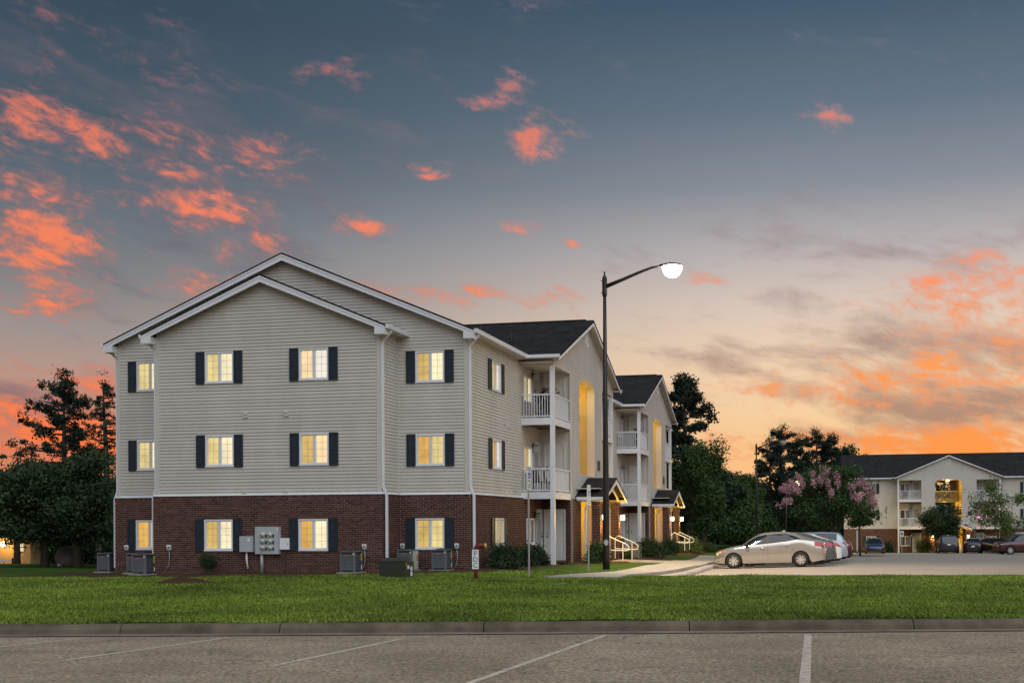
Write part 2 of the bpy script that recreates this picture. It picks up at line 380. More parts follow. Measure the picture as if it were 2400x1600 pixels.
GZ = np.where(ld < kerbD(lu) + .25, np.minimum(GZ, -2.3), GZ)
GZ = np.where(in_lot(GX, GY, -.3), h_lot(GX, GY) - .35, GZ)
def gridmesh(name, GX, GY, GZ, m, kind='structure', smooth=True, parent=None):
    ny, nx = GX.shape; V = np.stack([GX, GY, GZ], -1).reshape(-1, 3)
    i = (np.arange(ny - 1)[:, None] * nx + np.arange(nx - 1)).ravel()
    return npmesh(name, V, np.stack([i, i + 1, i + nx + 1, i + nx], 1), m, parent, kind, smooth=smooth)
# lawn: patchy green seen between the blades
gm = GRASSG
gridmesh('ground', GX, GY, GZ, gm)
# street asphalt in front
us = np.linspace(-60, 60, 121); ds = np.append(np.linspace(-40, 2, 12), np.linspace(3, DC + .05, 40))
UU, DD = np.meshgrid(us, ds); DD2 = np.where(DD > DC - 1, DD + (kerbD(UU) - DC) * (DD - DC + 1), DD)
RX, RY = uD(UU, DD2); gridmesh('road', RX, RY, z_road(DD2), ASPH)
# concrete gutter apron at the foot of the kerb
UU, DD = np.meshgrid(np.linspace(-60, 60, 241), np.linspace(-.42, .02, 3)); DD = DD + kerbD(UU)
RX, RY = uD(UU, DD); gridmesh('gutter_apron', RX, RY, z_road(DD) + .012, mat('gutter_concrete', (.26, .20, .15), .9, var=.4, vscale=1.8, bump=.4, bscale=50, spec=.2))
def kerb_run(name, line, zf, blocks, m, root, w=.24, hgt=.15, inv=1):
    """line(t)->(x,y), zf(t)->road height; each cast block between joints is its own piece"""
    prof = [(-.03, -.2), (-.03, 0.0), (-.012, .08), (.012, hgt - .035), (.045, hgt - .006), (.09, hgt), (w, hgt - .004), (w, -.25)]
    for (t0, t1) in blocks:
        n = max(3, int((t1 - t0) / .35)); b = MB(); rows = []
        for t in np.linspace(t0 + .008, t1 - .008, n):
            p = np.array(line(t)); q = np.array(line(t + .01)); d = (q - p) / np.linalg.norm(q - p); nr = np.array([-d[1], d[0]]) * inv
            rows.append([b.pt((*(p + nr * o), zf(t) + z)) for (o, z) in prof])
        for i in range(n - 1):
            for j in range(len(prof) - 1): b.f.append([rows[i][j], rows[i + 1][j], rows[i + 1][j + 1], rows[i][j + 1]])
        b.f.append(rows[0]); b.f.append(rows[-1][::-1])
        b.build('curb_block', m, root, smooth=False)
root = bpy.data.objects.new('street_curb', None); COL.objects.link(root); root['kind'] = 'structure'
ju = [-40, -30, -24, -19.5, -15.6, -11.9] + [lat(*atZ(px, 1470, -1.55)[:2]) for px in (300, 662, 1133, 1617, 2160)] + [6.8, 10.2, 14, 20, 30]
ju = sorted(float(x) for x in ju)
kerb_run('curb', lambda t: uD(t, float(kerbD(t))), lambda t: float(z_road(kerbD(t))), list(zip(ju[:-1], ju[1:])), CURBM, root)
# painted stall lines: ends are photograph pixels dropped on the road plane
def on_road(px, py):
    r = ray(px, py); D = (-1.63 + .035 * DC) / (r[2] + .035); p = r * D; return np.array([p[0], p[1], z_road(D)])
mk = bpy.data.objects.new('stall_marking', None); COL.objects.link(mk); mk['kind'] = 'structure'
for (a, b) in (((1894, 1486), (1885, 1610)), ((1421, 1487), (1010, 1632)), ((938, 1497), (640, 1560)), ((532, 1494), (150, 1547)), ((205, 1493), (-150, 1532))):
    p, q = on_road(*a), on_road(*b); d = (q - p)[:2]; L = np.linalg.norm(d); d /= L; n = np.array([-d[1], d[0]]) * (.05 if a[0] > 1500 else .04)
    mb = MB(); k = 12
    for i in range(k):
        r0, r1 = p + (q - p) * i / k, p + (q - p) * (i + 1) / k
        mb.quad((r0[0] - n[0], r0[1] - n[1], r0[2] + .004), (r1[0] - n[0], r1[1] - n[1], r1[2] + .004), (r1[0] + n[0], r1[1] + n[1], r1[2] + .004), (r0[0] + n[0], r0[1] + n[1], r0[2] + .004))
    mb.build('painted_line', PAINT, mk)
# car park behind the lawn
yy = axis([(0, 1, .05)]); ly = np.append(np.linspace(0, 1, 60), [])
YY = np.linspace(0, 1, 70); XX = np.append(np.linspace(0, 12, 40), np.linspace(14, 80, 16))
gyv = np.zeros((len(YY), len(XX))); gxv = gyv.copy()
for j, x0 in enumerate(XX):
    for i, t in enumerate(YY):
        y = (LY0 - .1) + (LY1 - LY0 + .1) * t ** 1.5
        x = float(lot_left(y)) + x0; yn = float(lot_near(x)); gyv[i, j] = max(y, yn); gxv[i, j] = x
gridmesh('parking_lot', gxv, gyv, h_lot(gxv, gyv), LOT)
kr = bpy.data.objects.new('parking_curb', None); COL.objects.link(kr); kr['kind'] = 'structure'
cy = [31.4, 33.2, 35.4, 38.6, 41.6, 44.6, 47.6, 50.6, 53.6, 56.6, 59.6, 62.6, 65.6, 68.6, 71.6]
kerb_run('c', lambda t: (float(lot_left(t)), t), lambda t: float(h_lot(lot_left(t) + .2, t)), list(zip(cy[:-1], cy[1:])), CONC, kr)
cx_ = [-6.1, -3, 0, 3, 6, 9, 12, 16, 20, 26]
kerb_run('c', lambda t: (t, float(lot_near(t))), lambda t: float(h_lot(t, lot_near(t))), list(zip(cx_[:-1], cx_[1:])), CONC, kr, inv=-1)
# white bay lines of the car park
for y in np.arange(40.6, 70, 2.75):
    b = MB(); z0, z1 = float(h_lot(LX + .3, y)), float(h_lot(LX + 4.8, y))
    b.quad((LX + .3, y - .05, z0 + .006), (LX + 4.8, y - .05, z1 + .008), (LX + 4.8, y + .05, z1 + .008), (LX + .3, y + .05, z0 + .006)); b.build('painted_line', PAINT, mk)
# sidewalk slabs along the car park
sw = bpy.data.objects.new('sidewalk', None); COL.objects.link(sw); sw['kind'] = 'structure'
def slab(P, lift=.03, th=.14):
    b = MB(); z = [float(h_lawn(p[0], p[1])) + lift for p in P]
    return b.hexa([(p[0], p[1], zz - th) for p, zz in zip(P, z)] + [(p[0], p[1], zz) for p, zz in zip(P, z)]).build('paving_slab', CONC, sw)
def swl(y): return -7.45 - 1.3 * max(0, (35.5 - y) / 6) ** 1.4
ys = [29.7, 31.2, 32.7, 34.2, 35.8] + list(np.arange(37.4, 72, 1.6))
for y0, y1 in zip(ys[:-1], ys[1:]):
    r0, r1 = float(lot_left(max(y0, 31.4))) - .25, float(lot_left(max(y1, 31.4))) - .25
    slab([(swl(y0), y0 + .01), (r0, y0 + .01), (r1, y1 - .01), (swl(y1), y1 - .01)], .05)
for yc in (44.05, 61.0):
    for k in range(2):
        x0 = -9.75 + k * 1.15; slab([(x0 + .01, yc - .8), (x0 + 1.14, yc - .8), (x0 + 1.14, yc + .8), (x0 + .01, yc + .8)], .045)
# mulch beds along the walls
def bed(name, P, n=14, lift=.03):
    P = np.array(P, float); b = MB(); k = len(P) // 2
    rows = []
    for i in range(k):
        a, c = P[i], P[len(P) - 1 - i]; row = []
        for t in np.linspace(0, 1, n):
            q = a + (c - a) * t; z = float(h_lawn(*q)) + lift + .03 * math.sin(q[0] * 5 + q[1] * 3) * .5 - (.05 if t in (0., 1.) else 0); row.append(b.pt((q[0], q[1], z)))
        rows.append(row)
    for i in range(k - 1):
        for j in range(n - 1): b.f.append([rows[i][j], rows[i + 1][j], rows[i + 1][j + 1], rows[i][j + 1]])
    o = b.build(name, SOIL, None, smooth=True); o['kind'] = 'structure'; return o
edge = [(-27.2, 30.4), (-25, 30.6), (-23, 30.15), (-20, 29.7), (-18, 29.75), (-16, 29.9), (-14.3, 30.6), (-12.6, 31.3), (-11.3, 32.3), (-10.7, 34), (-10.5, 36.5), (-10.4, 38.6)]
wall_e = [(-27.2, 33.3), (-25, 33.3), (-23, 31.85), (-20, 31.85), (-18, 31.85), (-16, 31.85), (-14.5, 32.2), (-13, 33.3), (-12.1, 33.3), (-12.1, 35), (-12.1, 37), (-12.1, 39)]
bed('mulch_bed', edge + wall_e[::-1])
bed('mulch_bed', [(-10.3, 39.5), (-9.3, 41), (-8.9, 43), (-8.8, 46), (-8.6, 50), (-8.5, 58), (-8.6, 68), (-11, 68), (-11, 58), (-11, 50), (-11, 46), (-11, 43), (-11, 41), (-11, 39.5)])
b = MB(); c0 = atZ(425, 1366, -1.60); rows = []
for i in range(9):
    r = i / 8; row = []
    for j in range(28):
        a = 2 * math.pi * j / 28; x = c0[0] + .95 * r * math.cos(a) * (1 + .12 * math.sin(3 * a)); y = c0[1] + .75 * r * math.sin(a)
        row.append(b.pt((x, y, float(h_lawn(x, y)) - .03 + .20 * (1 - r) ** .8 + .02 * math.sin(7 * a + r * 9))))
    rows.append(row)
for i in range(8):
    for j in range(28): b.f.append([rows[i][j], rows[i + 1][j], rows[i + 1][(j + 1) % 28], rows[i][(j + 1) % 28]])
o = b.build('mulch_mound', SOIL, None, smooth=True); o['kind'] = 'structure'
# grass blades
def grass():
    U = []; n = 420000
    D = np.sqrt(rng.uniform(15.8 ** 1.0, 34.5 ** 1.0, n) ** 2); D = 15.8 * (34.5 / 15.8) ** rng.uniform(0, 1, n)
    u = rng.uniform(-.64, .40, n) * D
    X, Y = uD(u, D)
    ok = (D > kerbD(u) + .27) & ~in_lot(X, Y, -.35)
    ok &= ~((X > np.vectorize(swl)(Y) - .02) & (X < lot_left(np.maximum(Y, 31.4)) - .1) & (Y > 29.6))
    ed = np.array(edge); sgn = np.interp(X, ed[:9, 0], ed[:9, 1], left=30.4, right=99)
    ok &= ~((X < -11.3) & (Y > sgn + .08 * np.sin(X * 9))); ok &= ~((X < -10.45) & (Y > 33))
    ok &= (((X - c0[0]) / .93) ** 2 + ((Y - c0[1]) / .73) ** 2) > 1
    X, Y = X[ok], Y[ok]; n = len(X); Dk = depth(X, Y)
    tuft = .75 + .35 * np.sin(X * 3.1 + np.sin(Y * 2.7) * 2) * np.sin(Y * 3.7 + X) + .25 * rng.normal(size=n)
    H = np.clip(.046 * tuft, .018, .09); Z = h_lawn(X, Y) + .012 * np.sin(X * 1.7 + np.sin(Y * .9) * 1.3) + .010 * np.sin(Y * 2.3 + X * .6) - .004
    a = rng.uniform(0, math.pi, n); wd = .006 + .0003 * Dk; lx, lyy = rng.normal(0, .028, n), rng.normal(0, .028, n)
    P0 = np.stack([X - np.cos(a) * wd, Y - np.sin(a) * wd, Z], 1); P1 = np.stack([X + np.cos(a) * wd, Y + np.sin(a) * wd, Z], 1); P2 = np.stack([X + lx, Y + lyy, Z + H], 1)
    V = np.stack([P0, P1, P2], 1).reshape(-1, 3); Fq = np.arange(3 * n).reshape(-1, 3)
    m = mat('grass_blade', (.170, .228, .027), .6, var=.5, vscale=.35, spec=.25, objvar=.45, attr='rnd')
    o = npmesh('grass', V, Fq, m, None, 'stuff', rng.uniform(0, 1, n)); tag(o, 'mown green grass of the front lawn behind the street curb', 'grass')
grass()

# ------------------------------------------------------------------ building kit (local wall frames: s along the wall, t outward, z up)
ZS = .94                                        # where brick ends and siding starts
LEV = [(-.87, .14), (1.90, 2.92), (4.66, 5.68)]  # window sill / head of the three floors
DK = [1.13, 3.96]                               # deck tops
SP = .4167                                      # roof pitch 5 in 12
def cut(pieces, holes):
    for (h0, h1, g0, g1) in holes:
        out = []
        for (a, b, c, d) in pieces:
            if h1 <= a or h0 >= b or g1 <= c or g0 >= d: out.append((a, b, c, d)); continue
            if a < h0: out.append((a, h0, c, d))
            if b > h1: out.append((h1, b, c, d))
            if c < g0: out.append((max(a, h0), min(b, h1), c, g0))
            if d > g1: out.append((max(a, h0), min(b, h1), g1, d))
        pieces = out
    return pieces
class Bld:
    def __init__(s, root): s.root = root; s.org = tuple(root.location); s.solo = {}; s.sid = {}; s.brk = {}
    def b(s, mb, name, m, parent=None, **k): return mb.build(name, m, parent or s.root, s.org, **k)
    def siding(s, T, s0, s1, z0, z1, t, holes=(), lim=None, solo=False, key='siding', course=.1085, lip=.023):
        z = z0; acc = s.sid.setdefault(key, MB())
        while z < z1 - .01:
            zb = min(z + course, z1)
            for (a, b_, c, d) in cut([(s0, s1, z, zb)], holes):
                a0 = a1 = a; b0 = b1 = b_
                if lim:
                    l, r = lim(c); a0, b0 = max(a, l), min(b_, r); l, r = lim(d); a1, b1 = max(a, l), min(b_, r)
                    if b0 - a0 < .03: continue
                    if b1 < a1: a1 = b1 = (a1 + b1) / 2
                ft = lambda zz: t + .002 + lip * (1 - (zz - z) / course)
                single = solo and s.solo.get('board', 0) < 300 and b_ - a > .25
                mb = MB(T) if single else acc; mb.T = T
                mb.hexa([(a0, ft(c), c), (b0, ft(c), c), (b0, t - .004, c), (a0, t - .004, c), (a1, ft(d), d), (b1, ft(d), d), (b1, t - .004, d), (a1, t - .004, d)], skip=(4,))
                if single: s.solo['board'] = s.solo.get('board', 0) + 1; s.b(mb, 'siding_board', SID)
            z = zb
    def bricks(s, T, s0, s1, z0, z1, t, holes=(), solo=False, soldier=True, phase=0.):
        ch, bl, j = .0677, .203, .0115; acc, rn = s.brk.setdefault('brick', (MB(), []))
        top = z1 - (.10 if soldier else 0); k = 0; z = top - ch
        def brick(a, b_, c, d):
            single = solo and s.solo.get('brick', 0) < 300
            mb = MB(T) if single else acc; mb.T = T; o = t + .009 + random.uniform(-.002, .002)
            n0 = len(mb.f); mb.hexa([(a, o, c), (b_, o, c), (b_, t, c), (a, t, c), (a, o, d), (b_, o, d), (b_, t, d), (a, t, d)], skip=(4,)); n = len(mb.f) - n0
            if single: s.solo['brick'] = s.solo.get('brick', 0) + 1; s.b(mb, 'brick', BRICK)
            else: rn.extend([random.random()] * n)
        while z > z0 - ch:
            for (a, b_, c, d) in cut([(s0, s1, z, z + ch)], holes):
                if d - c < ch * .5: continue
                x = math.floor((a - phase) / bl) * bl + phase + (bl / 2 if k % 2 else 0) - bl
                while x < b_:
                    p, q = max(x, a), min(x + bl - j, b_)
                    if q - p > .025: brick(p, q, z + j / 2, z + ch - j / 2)
                    x += bl
            z -= ch; k += 1
        if soldier:
            x = s0
            while x < s1 - .03:
                if not any(h0 < x < h1 and g1 > top for (h0, h1, g0, g1) in holes): brick(x, min(x + .0577, s1), top + .004, z1 - .006)
                x += .0677
    def flush(s):
        for k, mb in s.sid.items(): s.b(mb, k, mat('siding_lamp_tint', (.56, .43, .16), .55, var=.08, vscale=1.1, spec=.3) if 'breeze' in k else SID, kind='stuff')  # breezeway walls: same siding, with warm lamp light painted into its colour
        for k, (mb, rn) in s.brk.items(): s.b(mb, 'brickwork', BRICK, rnd=rn, kind='stuff')
        s.sid = {}; s.brk = {}
    def window(s, T, s0, s1, z0, z1, t, lit=None, shutters=True, grid=True, label=None, only=None):
        fr = MB(T); f = .045; m0 = (s0 + s1) / 2
        for (a, b_, c, d) in ((s0, s0 + f, z0, z1), (s1 - f, s1, z0, z1), (s0 + f, s1 - f, z0, z0 + f), (s0 + f, s1 - f, z1 - f, z1)): fr.box(a, b_, t - .05, t + .045, c, d)
        fr.box(m0 - .03, m0 + .03, t - .04, t + .03, z0 + f, z1 - f); fr.box(s0 - .02, s1 + .02, t, t + .06, z0 - .025, z0)
        w = s.b(fr, 'window', TRIM)
        if label: w['label'] = label
        for k, (a, b_) in enumerate(((s0 + f, m0 - .03), (m0 + .03, s1 - f))):
            q = MB(T); e = .022
            for (x0, x1, c, d) in ((a, a + e, z0 + f, z1 - f), (b_ - e, b_, z0 + f, z1 - f), (a + e, b_ - e, z0 + f, z0 + f + e), (a + e, b_ - e, z1 - f - e, z1 - f)): q.box(x0, x1, t - .03, t + .012 + .008 * k, c, d)
            s.b(q, 'sash', TRIM, w)
            s.b(MB(T).quad((a + e, t - .012, z0 + f + e), (b_ - e, t - .012, z0 + f + e), (b_ - e, t - .012, z1 - f - e), (a + e, t - .012, z1 - f - e)), 'pane', GLASS, w)
            m = (random.choice(WL) if k == 0 else random.choice(WR)) if lit is True else (lit[k] if lit else (DARKGL if k == 0 else BLIND))
            s.b(MB(T).quad((a, t - .05, z0 + f), (b_, t - .05, z0 + f), (b_, t - .05, z1 - f), (a, t - .05, z1 - f)), 'blind', m, w)
            if grid:
                q = MB(T); mm = (a + b_) / 2
                q.box(mm - .005, mm + .005, t - .028, t - .018, z0 + f + e, z1 - f - e)
                for i in range(1, 4):
                    zz = z0 + f + e + (z1 - z0 - 2 * f - 2 * e) * i / 4; q.box(a + e, b_ - e, t - .027, t - .019, zz - .005, zz + .005)
                s.b(q, 'muntin', TRIM, w)
        if shutters:
            for k, (a, b_) in enumerate(((s0 - .325, s0 - .012), (s1 + .012, s1 + .325))):
                if only is not None and k != only: continue
                q = MB(T); z0_, z1_ = z0 - .03, z1 + .02; zm = (z0_ + z1_) / 2; st_ = .05
                t_, t = t, t + .022; q.box(a, b_, t + .012, t + .028, z0_, z1_)
                for (x0, x1, c, d) in ((a, a + st_, z0_, z1_), (b_ - st_, b_, z0_, z1_), (a + st_, b_ - st_, z0_, z0_ + .06), (a + st_, b_ - st_, z1_ - .06, z1_), (a + st_, b_ - st_, zm - .035, zm + .035)): q.box(x0, x1, t + .028, t + .045, c, d)
                for (c, d) in ((z0_ + .1, zm - .075), (zm + .075, z1_ - .1)): q.box(a + st_ + .035, b_ - st_ - .035, t + .028, t + .038, c, d)
                s.b(q, 'shutter', SHUT); t = t_
    def door(s, T, s0, s1, z0, z1, t, lite=False, knob=1):
        q = MB(T); f = .06
        for (a, b_, c, d) in ((s0, s0 + f, z0, z1), (s1 - f, s1, z0, z1), (s0 + f, s1 - f, z1 - f, z1)): q.box(a, b_, t - .02, t + .05, c, d)
        q.box(s0 + f, s1 - f, t - .03, t + .012, z0, z1 - f)
        if not lite:
            w = (s1 - s0 - 2 * f); h = z1 - f - z0
            for cx in (.28, .72):
                for (c, d) in ((.10, .40), (.46, .74), (.80, .92)): q.box(s0 + f + w * (cx - .14), s0 + f + w * (cx + .14), t + .012, t + .022, z0 + h * c, z0 + h * d)
        d = s.b(q, 'door', DOOR)
        if lite:
            s.b(MB(T).box(s0 + f + .12, s1 - f - .12, t + .012, t + .022, z0 + .35, z1 - f - .12), 'glazing', BLIND, d)
        ks = s1 - f - .07 if knob > 0 else s0 + f + .07
        s.b(MB(T).box(ks - .02, ks + .02, t + .012, t + .07, z0 + .95, z0 + 1.0).box(ks - .02, ks + .02, t + .012, t + .05, z0 + 1.08, z0 + 1.12), 'door_knob', BLACK, d)
        return d
    def rail(s, P0, P1, z0, z1, gap=.105, mid=None):
        """railing between two plan points, each picket a piece"""
        P0, P1 = np.array(P0), np.array(P1); L = np.linalg.norm(P1 - P0); d = (P1 - P0) / L; n = np.array([-d[1], d[0]])
        def bar(a, b_, w, c, e, nm, par=None):
            p, q = P0 + d * a, P0 + d * b_
            mb = MB(); C = [p - n * w, q - n * w, q + n * w, p + n * w]
            return s.b(mb.hexa([(*k, c) for k in C] + [(*k, e) for k in C]), nm, TRIM, par)
        r = bar(0, L, .032, z1 - .05, z1, 'handrail')
        bar(0, L, .022, z0 + .06, z0 + .10, 'bottom_rail', r)
        if mid: bar(L * mid - .03, L * mid + .03, .034, z0, z1 - .05, 'rail_post', r)
        k = max(2, int(L / gap)); me = None
        for i in range(1, k):
            a = L * i / k
            if mid and abs(a - L * mid) < .05: continue
            bar(a - .011, a + .011, .011, z0 + .10, z1 - .05, 'picket', r)
    def lantern(s, T, s_, t_, z_, lit=None, power=0.):
        q = MB(T); q.box(s_ - .05, s_ + .05, t_ - .1, t_ - .085, z_ + .02, z_ + .22); q.tube([(s_, t_ - .09, z_ + .16), (s_, t_ - .03, z_ + .26), (s_, t_ + .03, z_ + .25), (s_, t_ + .03, z_ + .18)], .012, 6)
        q.lathe([(.015, .20), (.085, .14), (.09, .12)], T_inv_o((s_, t_ + .03, z_)), 10) if False else q.box(s_ - .08, s_ + .08, t_ - .05, t_ + .11, z_ + .12, z_ + .16)
        o = s.b(q, 'wall_lantern', BLACK)
        s.b(MB(T).box(s_ - .08, s_ + .08, t_ - .04, t_ + .12, z_ - .10, z_ + .12), 'lantern_glass', lit or BLIND, o)
        return o
HOT = glow('lamp_glass_hot', lin(255, 236, 180), 9.)
DIM = glow('lamp_glass_dim', lin(255, 220, 150), 3.)
WARM = (1.0, .58, .10)
WW = 10.3                                       # width of a wing
def wing_holes(off, lo=True):
    h = []
    for fl in range(3):
        zf = [-1.55, DK[0], DK[1]][fl]
        for sd in (0, 1):
            f = (lambda a, b: (off + a, off + b)) if sd == 0 else (lambda a, b: (off + WW - b, off + WW - a))
            a, b_ = f(.30, 1.34); h.append((a, b_, LEV[fl][0], LEV[fl][1])); a, b_ = f(1.52, 2.42); h.append((a, b_, zf, zf + 2.06))
    return h
def wing(B, T, litwin=False, dz=0., detail=True, name='w', ground=-1.75, lights=True):
    """gabled stair wing: two balconies a floor, arched breezeway, entrance porch. T maps (s,t,z) to the world"""
    W = WW; c = W / 2; zt = lambda s_: 8.56 - SP * abs(s_ - c)
    arch = (3.78, 6.46)
    # front wall siding with the arched opening
    ah = []; za, zc = 5.62, 6.0
    for i in range(12):                            # flattened three-centred arch, cut course by course
        z0_, z1_ = za + (zc - za) * i / 12, za + (zc - za) * (i + 1) / 12; k = math.sqrt(max(0, 1 - ((z0_ - za) / (zc - za)) ** 2.2)); hw = 1.34 * (.35 + .65 * k)
        ah.append((c - .03 - hw, c - .03 + hw, z0_, z1_ + .001))
    hole = [(arch[0], arch[1], 1.98, za + .001)] + ah
    lim = lambda z: (c - (8.50 - z) / SP, c + (8.50 - z) / SP)
    B.siding(T, 2.47, W - 2.47, ZS, 6.02, 0, hole)
    B.siding(T, 0.0, W, 6.02, 8.5, 0, (), lim)
    # wall cores (solid) either side of the breezeway
    for (a, b_) in ((2.47, arch[0]), (arch[1], W - 2.47)):
        B.b(MB(T).box(a, b_, -1.5, -.005, ZS, 6.02), 'wall_core', SID); B.b(MB(T).box(a + .01, b_ - .01, -1.5, .07, ground, ZS - .01), 'wall_base', MORT)
        B.bricks(T, a, b_, -1.72, ZS - .012, .075, (), detail)
    B.b(MB(T).prism([(0, -.15, 6.02), (W, -.15, 6.02), (W, -.15, zt(0) - .08), (c, -.15, 8.46), (0, -.15, zt(0) - .08)], (0, .14, 0)), 'gable_wall', SID)
    tr = MB(T)                                     # trim round the arch
    pts = [(arch[0], 1.98), (arch[0], za)] + [(c - .03 - 1.34 * (.35 + .65 * math.sqrt(max(0, 1 - f ** 2.2))), za + (zc - za) * f) for f in (.3, .55, .75, .9, 1.)]
    pts += [(2 * (c - .03) - x, z) for x, z in pts[::-1]]
    for (p, q) in zip(pts[:-1], pts[1:]):
        d = np.array([q[0] - p[0], q[1] - p[1]]); d = d / (np.linalg.norm(d) + 1e-9); n = np.array([-d[1], d[0]]) * .05; p = (p[0] - n[0] * .2, p[1] - n[1] * .2); q = (q[0] - n[0] * .2, q[1] - n[1] * .2)
        tr.hexa([(p[0], -.3, p[1]), (q[0], -.3, q[1]), (q[0], .03, q[1]), (p[0], .03, p[1]), (p[0] + n[0], -.3, p[1] + n[1]), (q[0] + n[0], -.3, q[1] + n[1]), (q[0] + n[0], .03, q[1] + n[1]), (p[0] + n[0], .03, p[1] + n[1])])
    B.b(tr, 'arch_trim', CORN)
    # side walls of the wing core seen inside the balconies, storage doors, corner trims
    for sd in (0, 1):
        mf = (lambda a: a) if sd == 0 else (lambda a: W - a)
        Ts = lambda s_, t_, z_: T(mf(2.47 - t_), s_, z_)     # s_ runs along t, t_ outward into the balcony
        holes = [(-1.12, -.22, zf, zf + 2.06) for zf in DK]
        B.siding(Ts, -1.31, -.06, ZS, 6.02, 0, holes)
        B.bricks(Ts, -1.31, -.0, -1.72, ZS - .012, .06, [(-1.12, -.22, -1.6, .47)], False)
        for zf in [-1.55] + DK: B.door(Ts, -1.12, -.22, zf, zf + 2.06, .0 if zf > 0 else .06, knob=-1)
        B.b(MB(T).box(*sorted((mf(2.40), mf(2.53))), -.03, .032, ZS, 6.02), 'corner_board', CORN)
        # ground, decks, ceilings
        for zf in DK:
            B.b(MB(T).box(*sorted((mf(.06), mf(2.46))), -1.30, -.04, zf - .06, zf), 'deck', SOFF)
            fa = MB(T); fa.box(*sorted((mf(-.01), mf(.05))), -1.31, .0, zf - .25, zf + .01); fa.box(*sorted((mf(.05), mf(2.47))), -.05, .0, zf - .25, zf + .01); B.b(fa, 'deck_fascia', TRIM)
            B.b(MB(T).box(*sorted((mf(.06), mf(2.46))), -1.30, -.06, zf - .2, zf - .14), 'deck_underside', mat('deck_wood', (.10, .06, .04), .9, var=.2))
        B.b(MB(T).box(*sorted((mf(-.3), mf(2.46))), -1.3, -.02, 6.03, 6.07), 'porch_ceiling', SOFF)
        be = MB(T); be.box(*sorted((mf(-.02), mf(.14))), -1.31, .012, 5.96, 6.28); be.box(*sorted((mf(.14), mf(2.47))), -.14, .012, 5.96, 6.02); B.b(be, 'eave_beam', CORN)
        for (z0_, z1_) in ((-1.72, DK[0] - .25), (DK[0] + .01, DK[1] - .25), (DK[1] + .01, 5.96)):
            B.b(MB(T).box(*sorted((mf(.0), mf(.16))), -.16, .0, z0_, z1_), 'post', TRIM)
        for zf in DK:
            P = lambda s_, t_: T(mf(s_), t_, 0)[:2]; zz = T(0, 0, zf)[2]
            B.rail(P(.05, -1.31), P(.05, -.16), zz, zz + .93, .1)
            B.rail(P(.16, -.06), P(2.40, -.06), zz, zz + .93, .1, mid=.5)
        for fl in range(3):
            zf = [-1.55] + DK
            lit = bool(litwin and sd == 0 and fl > 0)
            B.window(T, *sorted((mf(.30), mf(1.34))), *LEV[fl], -1.31 + (.09 if fl == 0 else 0), lit or None, shutters=False, grid=(fl == 0))
            B.door(T, *sorted((mf(1.52), mf(2.42))), zf[fl], zf[fl] + 2.06, -1.31 + (.09 if fl == 0 else 0), lite=True)
            lz = zf[fl] + 1.75
            B.lantern(T, mf(1.43), -1.19 + (.09 if fl == 0 else 0), lz)
    # roof of the wing with rake boards, soffits and gutters
    def slope(sg):
        a, b_ = c, c + sg * (c + .38); z0_, z1_ = 8.60, 8.60 - SP * (c + .38)
        B.b(MB(T).hexa([(a, .34, z0_ - .05), (b_, .34, z1_ - .05), (b_, -7.8, z1_ - .05), (a, -7.8, z0_ - .05), (a, .34, z0_ + .02), (b_, .34, z1_ + .02), (b_, -7.8, z1_ + .02), (a, -7.8, z0_ + .02)]), 'roof', ROOF)
        B.b(MB(T).hexa([(a, .335, z0_ - .10), (b_, .335, z1_ - .10), (b_, .0, z1_ - .10), (a, .0, z0_ - .10), (a, .335, z0_ - .052), (b_, .335, z1_ - .052), (b_, .0, z1_ - .052), (a, .0, z0_ - .052)]), 'rake_soffit', SOFF)
        B.b(MB(T).hexa([(a, .31, z0_ - .24), (b_, .31, z1_ - .20), (b_, .335, z1_ - .20), (a, .335, z0_ - .24), (a, .31, z0_ - .052), (b_, .31, z1_ - .052), (b_, .335, z1_ - .052), (a, .335, z0_ - .052)]), 'rake_board', TRIM)
        e0 = c + sg * (c + .02); x0, x1 = sorted((e0, b_))
        B.b(MB(T).box(x0, x1, -1.30, .30, z1_ - .12, z1_ - .06), 'eave_soffit', SOFF)
        g0, g1 = sorted((b_, b_ + sg * .1))
        g = MB(T); g.box(g0, g1, -1.05, .36, z1_ - .10, z1_ + .015); B.b(g, 'gutter', TRIM)
    slope(-1); slope(1)
    B.b(MB(T).box(c - .12, c + .12, -7.8, .0, 8.60, 8.64), 'ridge_cap', ROOF)
    for (ss, tt) in ((2.2, -2.4), (3.6, -4.2)): B.b(MB(T).tube([(ss, tt, zt(ss) - .1), (ss, tt, zt(ss) + .38)], .045, 8), 'vent_pipe', BLACK)
    v = MB(T); n = 20
    for i in range(n):
        a0, a1 = 2 * math.pi * i / n, 2 * math.pi * (i + 1) / n
        for (r0, r1, d) in ((.19, .26, .045),):
            q = lambda r, a: (c + r * math.cos(a), 7.72 + r * math.sin(a))
            P = [q(r0, a0), q(r1, a0), q(r1, a1), q(r0, a1)]
            v.hexa([(P[k][0], .0, P[k][1]) for k in range(4)] + [(P[k][0], d, P[k][1]) for k in range(4)])
    for i in range(7):
        z = 7.72 - .16 + i * .053; hw = math.sqrt(max(0, .19 ** 2 - (z - 7.72) ** 2)); v.box(c - hw, c + hw, .012, .034, z - .014, z + .014)
    B.b(v, 'gable_vent', TRIM)
    # breezeway inside: side walls, floors, stair landing, rails
    for (a, sg) in ((arch[0], 1), (arch[1], -1)):
        Ti = lambda s_, t_, z_, a=a, sg=sg: T(a + sg * t_, s_, z_)
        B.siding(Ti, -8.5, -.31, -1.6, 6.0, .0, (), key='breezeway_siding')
        B.b(MB(T).box(*sorted((a - sg * .12, a)), -8.5, -1.5, -1.7, 6.05), 'breezeway_wall', SID)
